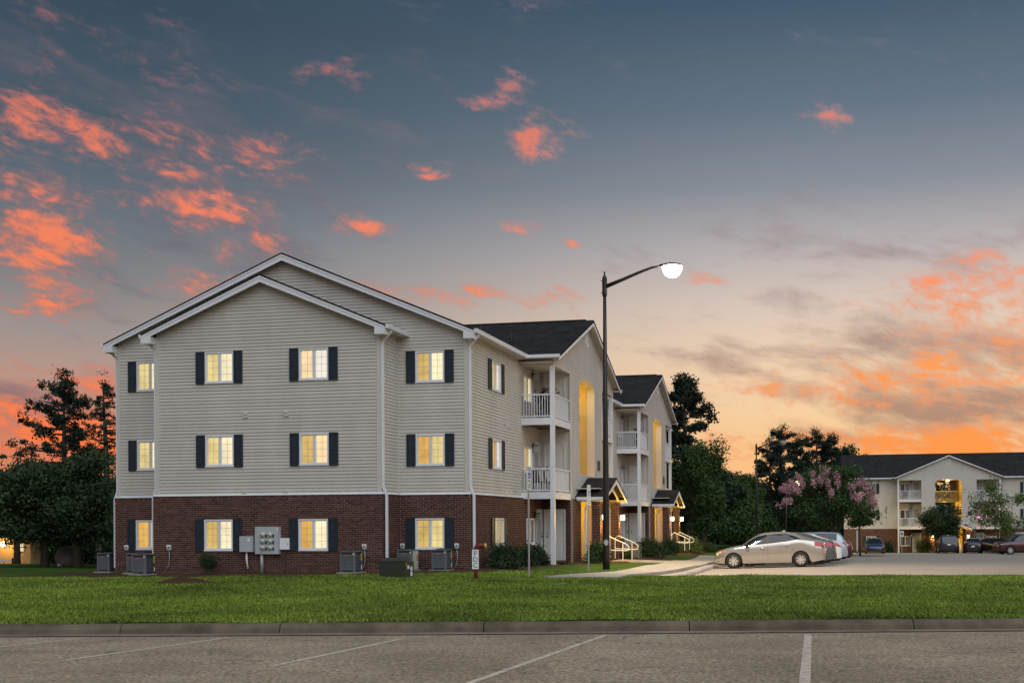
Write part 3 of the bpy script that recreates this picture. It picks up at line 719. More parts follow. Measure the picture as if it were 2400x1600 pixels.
    B.b(MB(T).box(arch[0], arch[1], -8.5, -.1, 6.02, 6.1), 'breezeway_ceiling', SOFF)
    for zf in DK: B.b(MB(T).box(arch[0] + .03, arch[1] - .03, -7.5, -3.3, zf - .2, zf), 'breezeway_floor', CONC)
    ld = MB(T); ld.box(arch[0] + .03, arch[0] + 1.25, -1.6, -.32, 2.0, 2.42); o = B.b(ld, 'stair_landing', TRIM)
    B.b(MB(T).box(arch[0] + .03, arch[0] + 1.25, -.38, -.33, 2.46, 3.28), 'landing_panel', TRIM, o)
    B.b(MB(T).box(arch[0] + .03, arch[0] + 1.25, -.385, -.325, 3.28, 3.34), 'panel_cap', TRIM, o)
    P = lambda s_, t_: T(s_, t_, 0)[:2]
    zz = T(0, 0, DK[1])[2]; B.rail(P(arch[0] + .05, -3.4), P(arch[1] - .05, -3.4), zz, zz + .95, .11)
    st_ = MB(T)
    for i in range(9): st_.box(arch[0] + 1.35, arch[1] - .1, -1.0 - .27 * (i + 1), -1.0 - .27 * i, -1.6 + .18 * i, -1.6 + .18 * (i + 1))
    stair = B.b(st_, 'stair', CONC)
    for sx in (arch[0] + 1.30, arch[1] - .12):
        hr = MB(T); hr.tube([(sx, -.9, -.65), (sx, -3.4, .98)], .03, 4); hr.tube([(sx, -.9, -1.45), (sx, -3.4, .18)], .025, 4)
        for i in range(14): f = i / 13; hr.tube([(sx, -.9 - 2.5 * f, -1.45 + 1.63 * f), (sx, -.9 - 2.5 * f, -.65 + 1.63 * f)], .013, 4)
        B.b(hr, 'stair_rail', TRIM, stair)
    # entrance porch
    z_e, z_r, hw, pt = .98, 1.82, 2.12, 1.30; pc = c + .02
    for sg in (-1, 1):
        b_ = pc + sg * hw
        B.b(MB(T).hexa([(pc, pt, z_r - .02), (b_, pt, z_e - .02), (b_, .02, z_e - .02), (pc, .02, z_r - .02), (pc, pt, z_r + .05), (b_, pt, z_e + .05), (b_, .02, z_e + .05), (pc, .02, z_r + .05)]), 'porch_roof', ROOF)
        B.b(MB(T).hexa([(pc, pt - .03, z_r - .20), (b_, pt - .03, z_e - .14), (b_, pt - .004, z_e - .14), (pc, pt - .004, z_r - .20), (pc, pt - .03, z_r - .022), (b_, pt - .03, z_e - .022), (b_, pt - .004, z_e - .022), (pc, pt - .004, z_r - .022)]), 'porch_rake', TRIM)
        x0, x1 = sorted((b_ - sg * .28, b_)); B.b(MB(T).box(x0, x1, .08, pt - .04, z_e - .16, z_e - .03), 'porch_eave', CORN)
        g0, g1 = sorted((b_, b_ + sg * .09)); B.b(MB(T).box(g0, g1, .09, pt, z_e - .10, z_e + .03), 'porch_gutter', TRIM)
        # brick pier
        pa, pb = sorted((pc + sg * 1.55, pc + sg * 1.95)); q0, q1 = .66, 1.03
        B.b(MB(T).box(pa + .008, pb - .008, q0 + .008, q1 - .008, -1.75, z_e - .16), 'porch_pier', MORT)
        B.bricks(T, pa, pb, -1.72, z_e - .16, q1 - .009, (), False, False)
        B.bricks(lambda s_, t_, z_: T(pa - t_, s_, z_), q0, q1, -1.72, z_e - .16, -.009, (), False, False)
        B.bricks(lambda s_, t_, z_: T(pb + t_, s_, z_), q0, q1, -1.72, z_e - .16, -.009, (), False, False)
        lo = B.lantern(T, (pa + pb) / 2, q1 + .10, .16, HOT)
        if lights:
            l = lamp('lantern_light', np.array(T((pa + pb) / 2, q1 + .30, .12)) - np.array(B.org), 150, WARM, lo, .06)
        ds = MB(T); sx = b_ + sg * .04; ds.tube([(sx, .55, z_e - .1), (sx, .55, z_e - .25), (pc + sg * 2.0, .42, z_e - .5), (pc + sg * 2.0, .42, -1.6)], .05, 4, sq=True); B.b(ds, 'downspout', TRIM)
    # porch gable: arched cream panel between the rake boards, and its ceiling
    gp = [(pc - hw + .3, z_e - .1), (pc - 1.5, z_e - .1), (pc - 1.2, z_e + .10), (pc - .7, z_e + .28), (pc, z_e + .36), (pc + .7, z_e + .28), (pc + 1.2, z_e + .10), (pc + 1.5, z_e - .1), (pc + hw - .3, z_e - .1), (pc, z_r - .1)]
    B.b(MB(T).prism([(x, pt - .32, z) for x, z in gp], (0, .05, 0)), 'porch_gable', CORN)
    B.b(MB(T).box(pc - 1.9, pc + 1.9, .03, pt - .34, z_e + .36, z_e + .40), 'porch_ceiling', SOFF)
    # handrail down the entrance step
    for sx in (pc - .95, pc + .95):
        hr = MB(T); hr.tube([(sx, 1.0, -1.6), (sx, 1.0, -.72), (sx, 1.15, -.62), (sx, 1.9, -.95), (sx, 2.02, -1.06), (sx, 1.98, -1.2), (sx, 1.8, -1.22), (sx, 1.02, -1.18)], .025, 6); hr.tube([(sx, 1.75, -.92), (sx, 1.75, -1.66)], .025, 6); B.b(hr, 'entry_handrail', TRIM)
    B.b(MB(T).box(7.02, 7.42, .005, .05, 2.28, 2.72), 'notice_plate', BLACK)
    if lights:
        for (t_, z_, p) in ((-1.3, 5.5, 85), (-1.3, .45, 100), (-5.5, 3.4, 110)):
            q = MB(T); q.box(c - .15, c + .15, t_ - .15, t_ + .15, z_ + .36, z_ + .46); o = B.b(q, 'ceiling_lamp', HOT if z_ > 5 else DIM)
            lamp('ceiling_light', np.array(T(c, t_, z_ + .2)) - np.array(B.org), p, WARM, o, .12)

# ------------------------------------------------------------------ the near apartment building
XL, XR, Y0, YB, BL, BR, YE = -25.22, -12.28, 33.16, 31.80, -22.74, -14.73, 72.0
xc = (XL + XR) / 2
root = thing('apartment_building', 'near three storey apartment building, grey beige siding over dark brick, golden lit windows', 'building', (xc, Y0, -1.7))
B = Bld(root)
Tf = lambda s, t, z: (s, Y0 - t, z); Tb = lambda s, t, z: (s, YB - t, z); Tr = lambda s, t, z: (XR + t, s, z)
wx = [(-20.92, -19.88), (-17.54, -16.50)]
hb = [(a, b, c, d) for (a, b) in wx for (c, d) in LEV]
limb = lambda z: (xc - (8.02 - z) / SP, xc + (8.02 - z) / SP)
limm = lambda z: (xc - (9.06 - z) / SP, xc + (9.06 - z) / SP)
B.siding(Tb, BL, BR, ZS, 8.0, 0, hb[1:3] + hb[4:6], limb, True)
hr_ = [(-14.09, -13.07, c, d) for (c, d) in LEV]; hl_ = [(-24.46, -23.43, c, d) for (c, d) in LEV]
B.siding(Tf, BR, XR, ZS, 6.25, 0, hr_[1:], None, True)
B.siding(Tf, XL, XR, 6.25, 9.04, 0, (), limm, True)
B.siding(Tf, XL, BL, ZS, 6.25, 0, hl_[1:], None, True)
Tbs = lambda s, t, z: (BR + t, s, z); B.siding(Tbs, YB, Y0, ZS, 6.2, 0)
Tbl = lambda s, t, z: (BL - t, s, z); B.siding(Tbl, YB, Y0, ZS, 6.2, 0)
W1, W2 = 38.93, 55.95
sideh = [(35.43, 36.47, c, d) for (c, d) in LEV]
whs = wing_holes(W1) + wing_holes(W2)
sh = [h for h in sideh + whs if h[3] > ZS + .3]
for (a, b) in ((Y0, W1 + 2.47), (W1 + WW - 2.47, W2 + 2.47), (W2 + WW - 2.47, YE)): B.siding(Tr, a, b, ZS, 6.2, 0, sh)
# bricks
OB = .085
B.bricks(Tb, BL - OB, BR + OB, -1.74, ZS - .012, OB, [hb[0], hb[3]], True)
B.bricks(Tf, BR + OB, XR + OB, -1.74, ZS - .012, OB, hr_[:1], True)
B.bricks(Tf, XL - OB, BL - OB, -1.8, ZS - .012, OB, hl_[:1], True)
B.bricks(Tbs, YB - OB, Y0 - OB, -1.74, ZS - .012, OB)
B.bricks(Tr, Y0 - OB, W1 + 2.42, -1.74, ZS - .012, OB, [h for h in sideh + whs if h[2] < ZS])
B.bricks(Tr, W1 + WW - 2.42, W2 + 2.42, -1.8, ZS - .012, OB, [h for h in whs if h[2] < ZS])
# wall cores
def core(x0, x1, y0, y1, z0, z1, nm='wall', m=SID): return B.b(MB().box(x0, x1, y0, y1, z0, z1), nm, m)
core(XL + .06, XR - 8.6, Y0 + .06, YE, ZS - .02, 6.2)
gaps = [Y0 + .06, W1 + 3.66, W1 + 6.58, W2 + 3.66, W2 + 6.58, YE]
for k in (0, 2, 4): core(XR - 8.6, XR - .06, gaps[k], gaps[k + 1], ZS - .02, 6.2)
core(BL + .06, BR - .06, YB + .06, Y0 + .05, ZS - .02, 6.2)
core(XL - OB + .02, XR - 8.6, Y0 - OB + .06, YE, -2.4, ZS - .03, 'foundation', MORT)
gaps[0] = Y0 - OB + .06
for k in (0, 2, 4): core(XR - 8.6, XR + OB - .06, gaps[k], gaps[k + 1], -2.4, ZS - .03, 'foundation', MORT)
core(BL - OB + .06, BR + OB - .06, YB - OB + .06, Y0 - OB + .05, -2.4, ZS - .03, 'foundation', MORT)
# thin mortar faces right behind the bricks, window openings left free
for (T, a, b, hs) in ((Tb, BL - OB, BR + OB, [hb[0], hb[3]]), (Tf, BR + OB, XR + OB, hr_[:1]), (Tf, XL - OB, BL - OB, hl_[:1]), (Tbs, YB - OB, Y0 - OB, []), (Tr, Y0 - OB, W1 + 2.42, [h for h in sideh + whs if h[2] < ZS]), (Tr, W1 + WW - 2.42, W2 + 2.42, [h for h in whs if h[2] < ZS])):
    q = MB(T)
    for (s0, s1, z0, z1) in cut([(a, b, -2.2, ZS - .012)], hs): q.box(s0, s1, OB - .05, OB + .001, z0, z1)
    B.b(q, 'mortar_bed', MORT)
lg = MB()                                            # sloping flashing on top of the brick
for (T, a, b, o0, o1) in ((Tb, BL - OB, BR + OB, 0, 0), (Tf, BR + OB, XR + OB, 0, 0), (Tf, XL - OB, BL - OB, 0, 0), (Tbs, YB, Y0 - OB, 0, 0), (Tr, Y0, W1 + .1, 0, 0)):
    lg.T = T; lg.hexa([(a, -.01, ZS - .012), (b, -.01, ZS - .012), (b, OB + .018, ZS - .012), (a, OB + .018, ZS - .012), (a, -.01, ZS + .06), (b, -.01, ZS + .06), (b, OB + .014, ZS + .004), (a, OB + .014, ZS + .004)])
B.b(lg, 'flashing', TRIM)
# gable wall backs, roofs
B.b(MB().prism([(XL + .05, Y0 + .06, 6.2), (XR - .05, Y0 + .06, 6.2), (XR - .05, Y0 + .06, 6.32), (xc, Y0 + .06, 9.0), (XL + .05, Y0 + .06, 6.32)], (0, .1, 0)), 'gable_wall', SID)
B.b(MB().prism([(BL + .05, YB + .06, 6.2), (BR - .05, YB + .06, 6.2), (BR - .05, YB + .06, 6.3), (xc, YB + .06, 7.95), (BL + .05, YB + .06, 6.3)], (0, 1.2, 0)), 'gable_wall', SID)
def gable_roof(hwid, zr, y0, y1, over=.33):
    for sg in (-1, 1):
        a, b = xc, xc + sg * (hwid + over); z0, z1 = zr, zr - SP * (hwid + over)
        B.b(MB().hexa([(a, y0, z0 - .05), (b, y0, z1 - .05), (b, y1, z1 - .05), (a, y1, z0 - .05), (a, y0, z0 + .02), (b, y0, z1 + .02), (b, y1, z1 + .02), (a, y1, z0 + .02)]), 'roof', ROOF)
        B.b(MB().hexa([(a, y0 + .005, z0 - .09), (b, y0 + .005, z1 - .09), (b, y0 + over, z1 - .09), (a, y0 + over, z0 - .09), (a, y0 + .005, z0 - .052), (b, y0 + .005, z1 - .052), (b, y0 + over, z1 - .052), (a, y0 + over, z0 - .052)]), 'rake_soffit', SOFF)
        q = MB(); q.hexa([(a, y0 + .004, z0 - .25), (b, y0 + .004, z1 - .20), (b, y0 + .03, z1 - .20), (a, y0 + .03, z0 - .25), (a, y0 + .004, z0 - .052), (b, y0 + .004, z1 - .052), (b, y0 + .03, z1 - .052), (a, y0 + .03, z0 - .052)])
        q.hexa([(a, y0 - .012, z0 - .10), (b, y0 - .012, z1 - .10), (b, y0 + .003, z1 - .10), (a, y0 + .003, z0 - .10), (a, y0 - .012, z0 - .045), (b, y0 - .012, z1 - .045), (b, y0 + .003, z1 - .045), (a, y0 + .003, z0 - .045)])
        r = B.b(q, 'rake_board', TRIM)
        e0 = xc + sg * (hwid - .02); x0, x1 = sorted((e0, b - sg * .01))
        B.b(MB().box(x0, x1, y0 - .006, y0 + over, z1 - .29, z1 - .06), 'eave_return', TRIM, r)
    return zr - SP * (hwid + over)
hm, hbp = (XR - XL) / 2, (BR - BL) / 2
zm = gable_roof(hm, 9.13, Y0 - .33, YE + .3); zb_ = gable_roof(hbp, 8.10, YB - .33, Y0 + .02)
def eave(xw, sg, y0, y1, z1, over=.33):
    x0, x1 = sorted((xw, xw + sg * over)); B.b(MB().box(x0, x1, y0, y1, z1 - .13, z1 - .07), 'eave_soffit', SOFF)
    g0, g1 = sorted((xw + sg * over, xw + sg * (over + .10))); q = MB()
    q.hexa([(g0, y0, z1 - .11), (g1, y0, z1 - .11), (g1, y1, z1 - .11), (g0, y1, z1 - .11), (g0 - (0.02 if sg < 0 else 0), y0, z1 + .02), (g1 + (.02 if sg > 0 else 0), y0, z1 + .02), (g1 + (.02 if sg > 0 else 0), y1, z1 + .02), (g0 - (.02 if sg < 0 else 0), y1, z1 + .02)])
    B.b(q, 'gutter', TRIM)
eave(XR, 1, Y0 - .30, W1 - .30, zm); eave(XR, 1, W1 + WW + .3, W2 - .3, zm); eave(XR, 1, W2 + WW + .3, YE, zm); eave(XL, -1, Y0 - .30, YE, zm)
eave(BR, 1, YB - .30, Y0 - .02, zb_); eave(BL, -1, YB - .30, Y0 - .02, zb_)
# corner boards
for (x, y) in ((BL, YB), (BR, YB), (XL, Y0), (XR, Y0)):
    sx = 1 if x > xc else -1; q = MB(); q.box(*sorted((x - sx * .11, x + sx * .026)), y - .028, y - .0, ZS + .05, 6.22); q.box(*sorted((x, x + sx * .027)), y, y + .11, ZS + .05, 6.22); B.b(q, 'corner_board', CORN)
B.b(MB().box(BR + .005, BR + .05, Y0 - .05, Y0 - .005, ZS + .03, 6.2), 'corner_board', CORN)
# downspouts
def spout(x, y, dx, xe, ye, ze):
    q = MB(); q.tube([(xe, ye, ze), (xe, ye, ze - .12), (x, y, ze - .42), (x, y, ZS + .22), (x + dx, y - .0, ZS - .06), (x + dx, y, -1.52)], .052, 4, sq=True); B.b(q, 'downspout', TRIM)
spout(BR + .07, YB + .05, .11, BR + .36, YB + .02, zb_ - .06); spout(XR + .07, Y0 + .05, .11, XR + .36, Y0 + .02, zm - .06)
spout(XL - .07, Y0 + .05, -.11, XL - .34, Y0 + .02, zm - .06); spout(BL - .07, YB + .05, -.10, BL - .34, YB + .02, zb_ - .06)
# windows of the front
pick = {0: (WL[0], WR[0]), 1: (WL[2], WR[0]), 2: (WL[2], WR[0]), 3: (WL[1], WR[0]), 4: (WL[0], WR[1]), 5: (WR[1], WR[2])}
for i, (a, b, c, d) in enumerate(hb): B.window(Tb, a, b, c, d, OB if d < ZS else 0, pick[i])
for i, (a, b, c, d) in enumerate(hr_): B.window(Tf, a, b, c, d, OB if d < ZS else 0, [(WL[0], WL[2]), (WL[1], WL[2]), (WL[0], WR[0])][i])
for i, (a, b, c, d) in enumerate(hl_): B.window(Tf, a, b, c, d, OB if d < ZS else 0, [(WL[1], WR[1]), (WL[2], WR[0]), (WL[2], WR[0])][i], only=0)
for i, (a, b, c, d) in enumerate(sideh): B.window(Tr, a, b, c, d, OB if d < ZS else 0, [(WL[2], WL[0]), (WL[1], WR[2]), (WL[2], WR[2])][i])
# small wall fittings
for (x, z) in ((-19.45, 3.56), (-18.0, 3.58), (-19.5, ZS + .07), (-18.0, ZS + .07)):
    q = MB(); q.box(x - .08, x + .08, YB - .055, YB - .01, z - .08, z + .09); q.box(x - .06, x + .06, YB - .075, YB - .055, z + .02, z + .07); B.b(q, 'dryer_vent', CORN)
for (y, z) in ((36.9, 3.62), (37.35, 3.56), (37.0, ZS + .13), (37.5, ZS + .12)):
    B.b(MB().box(XR + .01, XR + .055, y - .09, y + .09, z - .09, z + .09), 'dryer_vent', CORN)
wing(B, lambda s, t, z: (-10.97 + t, W1 + s, z), True)
wing(B, lambda s, t, z: (-10.97 + t, W2 + s, z - .04), False)
B.flush()
print('solo pieces', B.solo)

# ------------------------------------------------------------------ the far apartment building, facing us across the car park
FY, FX, FZ = 112.9, 5.1, -1.87
root2 = thing('apartment_building', 'far apartment building across the car park, dark roof and gable with lit arch', 'building', (10, FY, -3.6))
B2 = Bld(root2)
Tq = lambda s, t, z: (FX + s, FY - t, z + FZ)
Tw = lambda s, t, z: (FX + s, FY + 1.31 - t, z + FZ)
fw = [(-3.2, -2.15), (12.7, 13.75), (17.6, 18.65)]
fh = [(a, b, c, d) for (a, b) in fw for (c, d) in LEV]; wh2 = wing_holes(0)
for (a, b) in ((-5.5, 2.47), (WW - 2.47, 34)):
    B2.siding(Tw, a, b, ZS, 6.2, 0, [h for h in fh + wh2 if h[3] > ZS + .3]); B2.bricks(Tw, a, b, -1.72, ZS - .012, OB, [h for h in fh + wh2 if h[2] < ZS], False)
    q = MB(Tw)
    for (s0, s1, z0, z1) in cut([(a, b, -2.2, ZS - .012)], [h for h in fh + wh2 if h[2] < ZS]): q.box(s0, s1, OB - .05, OB + .001, z0, z1)
    B2.b(q, 'mortar_bed', MORT)
for (a, b) in ((-5.45, 3.66), (6.58, 33.9)):
    B2.b(MB(Tw).box(a, b, -12.9, -.06, ZS - .02, 6.2), 'wall', SID); B2.b(MB(Tw).box(a, b, -12.9, -.0, -2.4, ZS - .03), 'foundation', MORT)
for sg in (-1, 1):
    a, b_ = -6.47, -6.47 + sg * 6.85; z0_, z1_ = 9.13, 9.13 - SP * 6.85
    B2.b(MB(Tw).hexa([(-5.8, a, z0_ - .05), (-5.8, b_, z1_ - .05), (34, b_, z1_ - .05), (34, a, z0_ - .05), (-5.8, a, z0_ + .02), (-5.8, b_, z1_ + .02), (34, b_, z1_ + .02), (34, a, z0_ + .02)]), 'roof', ROOF)
for (a, b) in ((-5.7, -.4), (WW + .4, 34)):
    B2.b(MB(Tw).box(a, b, .38, .48, 6.16, 6.29), 'gutter', TRIM); B2.b(MB(Tw).box(a, b, .0, .38, 6.12, 6.18), 'eave_soffit', SOFF)
for x in (-1.4, 4.2, 14.2, 19.5): B2.b(MB(Tw).box(x - .18, x + .18, -5.0, -4.6, 8.3, 8.66), 'roof_vent', BLACK)
for (a, b, c, d) in fh: B2.window(Tw, a, b, c, d, OB if d < ZS else 0, None)
wing(B2, Tq, False, detail=False, lights=True)
# fairy lights round the pink-lit balcony
cols = [lin(255, 120, 220), lin(255, 90, 120), lin(255, 200, 250), lin(200, 120, 255), lin(255, 160, 120)]
for i in range(26):
    s = WW - 2.40 + 2.2 * i / 25; p = Tq(s, .0 + .03 * (i % 2), DK[0] + .98 + .05 * math.sin(i * 1.9))
    q = MB(); q.lathe([(.012, -.05), (.05, -.02), (.05, .03), (.01, .06)], p, 6); B2.b(q, 'fairy_light', glow('fairy_%d' % (i % 5), cols[i % 5], 4.))
lamp('fairy_glow', np.array(Tq(WW - 1.3, -.55, DK[0] + 1.35)) - np.array(B2.org), 26, (1, .32, .62), root2, .3)
B2.flush()

# ------------------------------------------------------------------ street lamps
def street_lamp(loc, H, arm, head_up, label, lit, r0=.128, r1=.055):
    o = thing('street_lamp', label, 'street lamp', loc, 'street lamps of the car park'); x, y, z = 0, 0, 0
    b = MB(); b.tube([(0, 0, -.3), (0, 0, .4), (0, 0, H * .5), (0, 0, H - .2)], [r0, r0 * .98, (r0 + r1) / 2, r1], 16); b.build('pole', BRONZE, o, smooth=True)
    b = MB(); b.lathe([(r1 + .02, H - .75), (r1 + .035, H - .7), (r1 + .035, H - .12), (r1 + .01, H - .05), (.03, H), (.03, H + .12)], n=12); c = b.build('pole_collar', BRONZE, o)
    b = MB()
    for zz in (H - .62, H - .2): b.tube([(-.13, 0, zz), (-.06, 0, zz)], .015, 6)
    b.build('collar_bolt', BRONZE, c)
    d = np.array(arm); n = np.linalg.norm(d); d = d / n
    P = [(0, 0, H - .42)]; P += [(d[0] * n * f, d[1] * n * f, H - .42 + head_up * g) for f, g in ((.3, .34), (.6, .70), (.82, .93), (1., 1.))]
    b = MB(); b.tube(P, [.075, .06, .05, .042, .04], 10); b.build('arm', BRONZE, o, smooth=True)
    e = np.array(P[-1]); a = math.atan2(d[1], d[0]); ca, sa = math.cos(a), math.sin(a)
    T = lambda u, v, w: (e[0] + ca * u - sa * v, e[1] + sa * u + ca * v, e[2] + w)
    b = MB(T); R = [(-.12, .05, .05), (.05, .10, .08), (.25, .17, .12), (.5, .17, .10), (.66, .10, .04)]; rows = []
    for (u, hw, ht) in R: rows.append([b.pt((u, -hw, -.03)), b.pt((u, -hw * .8, ht * .7)), b.pt((u, 0, ht)), b.pt((u, hw * .8, ht * .7)), b.pt((u, hw, -.03))])
    for i in range(4):
        for j in range(4): b.f.append([rows[i][j], rows[i + 1][j], rows[i + 1][j + 1], rows[i][j + 1]])
        b.f.append([rows[i][0], rows[i][4], rows[i + 1][4], rows[i + 1][0]])
    b.f.append(rows[0]); b.f.append(rows[-1][::-1]); hd = b.build('lamp_head', BRONZE, o, smooth=True)
    b = MB(T); k = 14; rows = []
    for i in range(5):
        ph = math.pi / 2 * i / 4; rows.append([b.pt((.33 + .36 * math.cos(ph) * math.cos(2 * math.pi * j / k), .31 * math.cos(ph) * math.sin(2 * math.pi * j / k), -.032 - .40 * math.sin(ph))) for j in range(k)])
    for i in range(4):
        for j in range(k): b.f.append([rows[i][j], rows[i][(j + 1) % k], rows[i + 1][(j + 1) % k], rows[i + 1][j]])
    b.build('lamp_lens', (glow('street_lamp_light', lin(255, 244, 220), 30.) if H > 9 else HOT) if lit else mat('lamp_glass_off', (.5, .5, .48), .2), hd, smooth=True)
    if lit: lamp('lamp_light', T(.33, 0, -.55), 7000 if H > 9 else 3200, (1, .80, .55) if H > 9 else (1, .66, .2), o, .22, 'SPOT', Vector((-.5 * d[0], -.5 * d[1], 1)).to_track_quat('Z', 'Y').to_euler(), spot_size=math.radians(112 if H > 9 else 150), spot_blend=.6)
    return o
lp = atZ(1421, 1333, -1.69); lp[2] = float(h_lawn(lp[0], lp[1]))
sl = street_lamp(lp, 8.75 - lp[2], (2.05, .30), .72, 'tall bronze street lamp with its light on, beside the sidewalk', True)
b = MB(); dx = np.array([-lp[0], -lp[1]]); dx = dx / np.linalg.norm(dx); q = np.array([0, 0, .95]) + np.array([dx[0], dx[1], 0]) * .127; sd_ = np.array([-dx[1], dx[0], 0])
def disc(r, off, n=20): return [tuple(q + np.array([dx[0], dx[1], 0]) * off + sd_ * r * .78 * math.cos(2 * math.pi * i / n) + np.array([0, 0, r * math.sin(2 * math.pi * i / n)])) for i in range(n)]
b.prism(disc(.105, 0), (dx[0] * .006, dx[1] * .006, 0)); st1 = b.build('round_sticker', mat('sticker_grey', (.55, .57, .58), .5), sl)
for (ra, rb_) in ((.088, .078), (.05, .042)):
    b = MB(); o1, o2 = disc(ra, .0075), disc(rb_, .0075)
    for i in range(20): b.quad(o1[i], o1[(i + 1) % 20], o2[(i + 1) % 20], o2[i])
    b.build('sticker_ring', BLACK, st1)
p = atD(1774, 1300, 98); gz = float(h_lawn(p[0], p[1])); H2 = atD(1774, 1040, 98)[2] - gz
street_lamp((p[0], p[1], gz), H2, (2.1, .3), .72, 'unlit thin street lamp standing in front of the dark trees', False)
p = atD(1843, 1290, 103); street_lamp((p[0], p[1], -3.3), atD(1843, 1122, 103)[2] + 3.3, (.9, .25), .25, 'small distant street lamp glowing behind the pink flowering tree', True, .07, .04)

# ------------------------------------------------------------------ signs
GREEN = mat('sign_green', (.02, .16, .07), .5); BLUE = mat('sign_blue', (.02, .05, .32), .5); SIGNW = mat('sign_white', (.70, .72, .68), .45)
def text(s, size, m, parent, loc, rot, ext=.002):
    cu = bpy.data.curves.new('lettering', 'FONT'); cu.body = s; cu.size = size; cu.extrude = ext; cu.align_x = 'CENTER'; cu.align_y = 'CENTER'; cu.resolution_u = 2
    t = bpy.data.objects.new('lettering', cu); COL.objects.link(t)
    dg = bpy.context.evaluated_depsgraph_get(); me = bpy.data.meshes.new_from_object(t.evaluated_get(dg)); bpy.data.objects.remove(t); me.materials.clear(); me.materials.append(m)
    o = link('lettering', me, parent); o.location = loc; o.rotation_euler = rot; return o
def parking_sign(px, py, zg, ztop, yaw, label, sc=1.):
    p = atZ(px, py, zg); g = float(h_lawn(p[0], p[1])); h = ztop - g
    o = thing('parking_sign', label, 'sign', (p[0], p[1], g), 'accessible parking signs', (0, 0, yaw))
    b = MB(); b.hexa([(-.028, -.018, -.2), (.028, -.018, -.2), (.028, .018, -.2), (-.028, .018, -.2), (-.028, -.018, h - .03), (.028, -.018, h - .03), (.028, .018, h - .03), (-.028, .018, h - .03)]); b.build('post', GALV, o)
    w = .15 * sc
    pl = MB().box(-w, w, -.026, -.020, h - .48, h).build('sign_plate', SIGNW, o, bevel=.004)
    text('RESERVED', .052 * sc, GREEN, pl, (0, -.027, h - .06), (math.pi / 2, 0, 0)); text('PARKING', .052 * sc, GREEN, pl, (0, -.027, h - .125), (math.pi / 2, 0, 0))
    MB().box(-.085, .085, -.029, -.0265, h - .37, h - .185).build('symbol_panel', BLUE, pl)
    q = MB(); q.lathe([(.014, -.031), (.014, -.029)], (-.01, 0, h - .215), 10, 'y'); q.box(-.018, .0, -.031, -.029, h - .30, h - .235); q.box(-.01, .035, -.031, -.029, h - .30, h - .285); q.box(.025, .045, -.031, -.029, h - .35, h - .29)
    for i in range(14): a = math.pi * (.55 + 1.05 * i / 14); q.box(-.005 + .048 * math.cos(a) - .008, -.005 + .048 * math.cos(a) + .008, -.031, -.029, h - .305 + .048 * math.sin(a) - .008, h - .305 + .048 * math.sin(a) + .008)
    q.build('wheelchair_symbol', PLATE, pl)
    p2_ = MB().box(-w, w, -.026, -.020, h - .70, h - .50).build('sign_plate', SIGNW, o, bevel=.004)
    for zz in (h - .43, h - .56, h - .63): MB().box(-w * .6, w * .6, -.0285, -.0262, zz - .014, zz + .014).build('green_band', GREEN, p2_)
    return o
parking_sign(1240, 1350, -1.62, 1.66, 1.42, 'grey post with edge-on white and green sign, nearer the brick corner')
parking_sign(1379.5, 1336, -1.66, 1.25, 1.42, 'grey post with edge-on white and green sign, just left of the tall lamp')
def far_sign(px, py, D, h, label):
    p = atD(px, py, D); o = thing('parking_sign', label, 'sign', (p[0], p[1], p[2]), 'accessible parking signs')
    MB().box(-.03, .03, -.02, .02, -.3, h).build('post', GALV, o); pl = MB().box(-.17, .17, -.035, -.025, h - .55, h).build('sign_plate', SIGNW, o); MB().box(-.09, .09, -.039, -.036, h - .40, h - .16).build('symbol_panel', BLUE, pl)
far_sign(2114, 1300, 103, 2.35, 'small white and blue sign on a post before the far building')
p = atD(2009, 1302, 76); o = thing('marker_post', 'thin pale post beside the small tree on the island', 'post', p); MB().box(-.035, .035, -.03, .03, -.3, 1.75).build('post', SIGNW, o); MB().box(-.05, .05, -.045, .045, 1.75, 1.82).build('post_cap', SIGNW, o)
p = atD(232, 1345, 52); o = thing('notice_sign', 'small white and green notice left of the brick corner', 'sign', (p[0], p[1], p[2])); h = atD(232, 1273, 52)[2] - p[2]
MB().box(-.02, .02, -.02, .02, -.2, h).build('post', GALV, o); pl = MB().box(-.15, .15, -.03, -.022, h - .42, h).build('sign_plate', SIGNW, o); MB().box(-.13, .13, -.034, -.0305, h - .41, h - .33).build('green_band', GREEN, pl); MB().box(-.09, -.04, -.034, -.0305, h - .27, h - .06).build('black_mark', BLACK, pl); MB().box(-.04, .06, -.034, -.0305, h - .2, h - .14).build('black_mark', BLACK, pl)

# ------------------------------------------------------------------ fire department connection post
RED = mat('red_paint', (.16, .022, .015), .6, var=.25, vscale=9); YB_ = mat('brass_cap', (.42, .38, .10), .4, metal=.5)
p = atZ(1115.5, 1358, -1.585); g = float(h_lawn(p[0], p[1])); o = thing('fire_connection', 'red fire connection post with white FDC sign and yellow cap on the lawn', 'hydrant', (p[0], p[1], g), rot=(0, 0, .25))
z1 = atY(1115.5, 1290, p[1])[2] - g
b = MB(); b.tube([(0, 0, -.2), (0, 0, z1 - .02)], .055, 14); pp = b.build('standpipe', RED, o, smooth=True)
b = MB(); b.tube([(-.005, 0, z1 - .08), (0, 0, z1 + .06), (.05, -.01, z1 + .13), (.14, -.02, z1 + .15), (.24, -.03, z1 + .12)], [.062, .068, .075, .075, .07], 12); b.build('elbow', RED, o, smooth=True)
b = MB(); b.lathe([(.035, .0), (.085, .0), (.095, .03), (.085, .06), (.03, .07)], (.235, -.03, z1 + .125), 14, 'x'); b.build('yellow_cap', YB_, o, smooth=True)
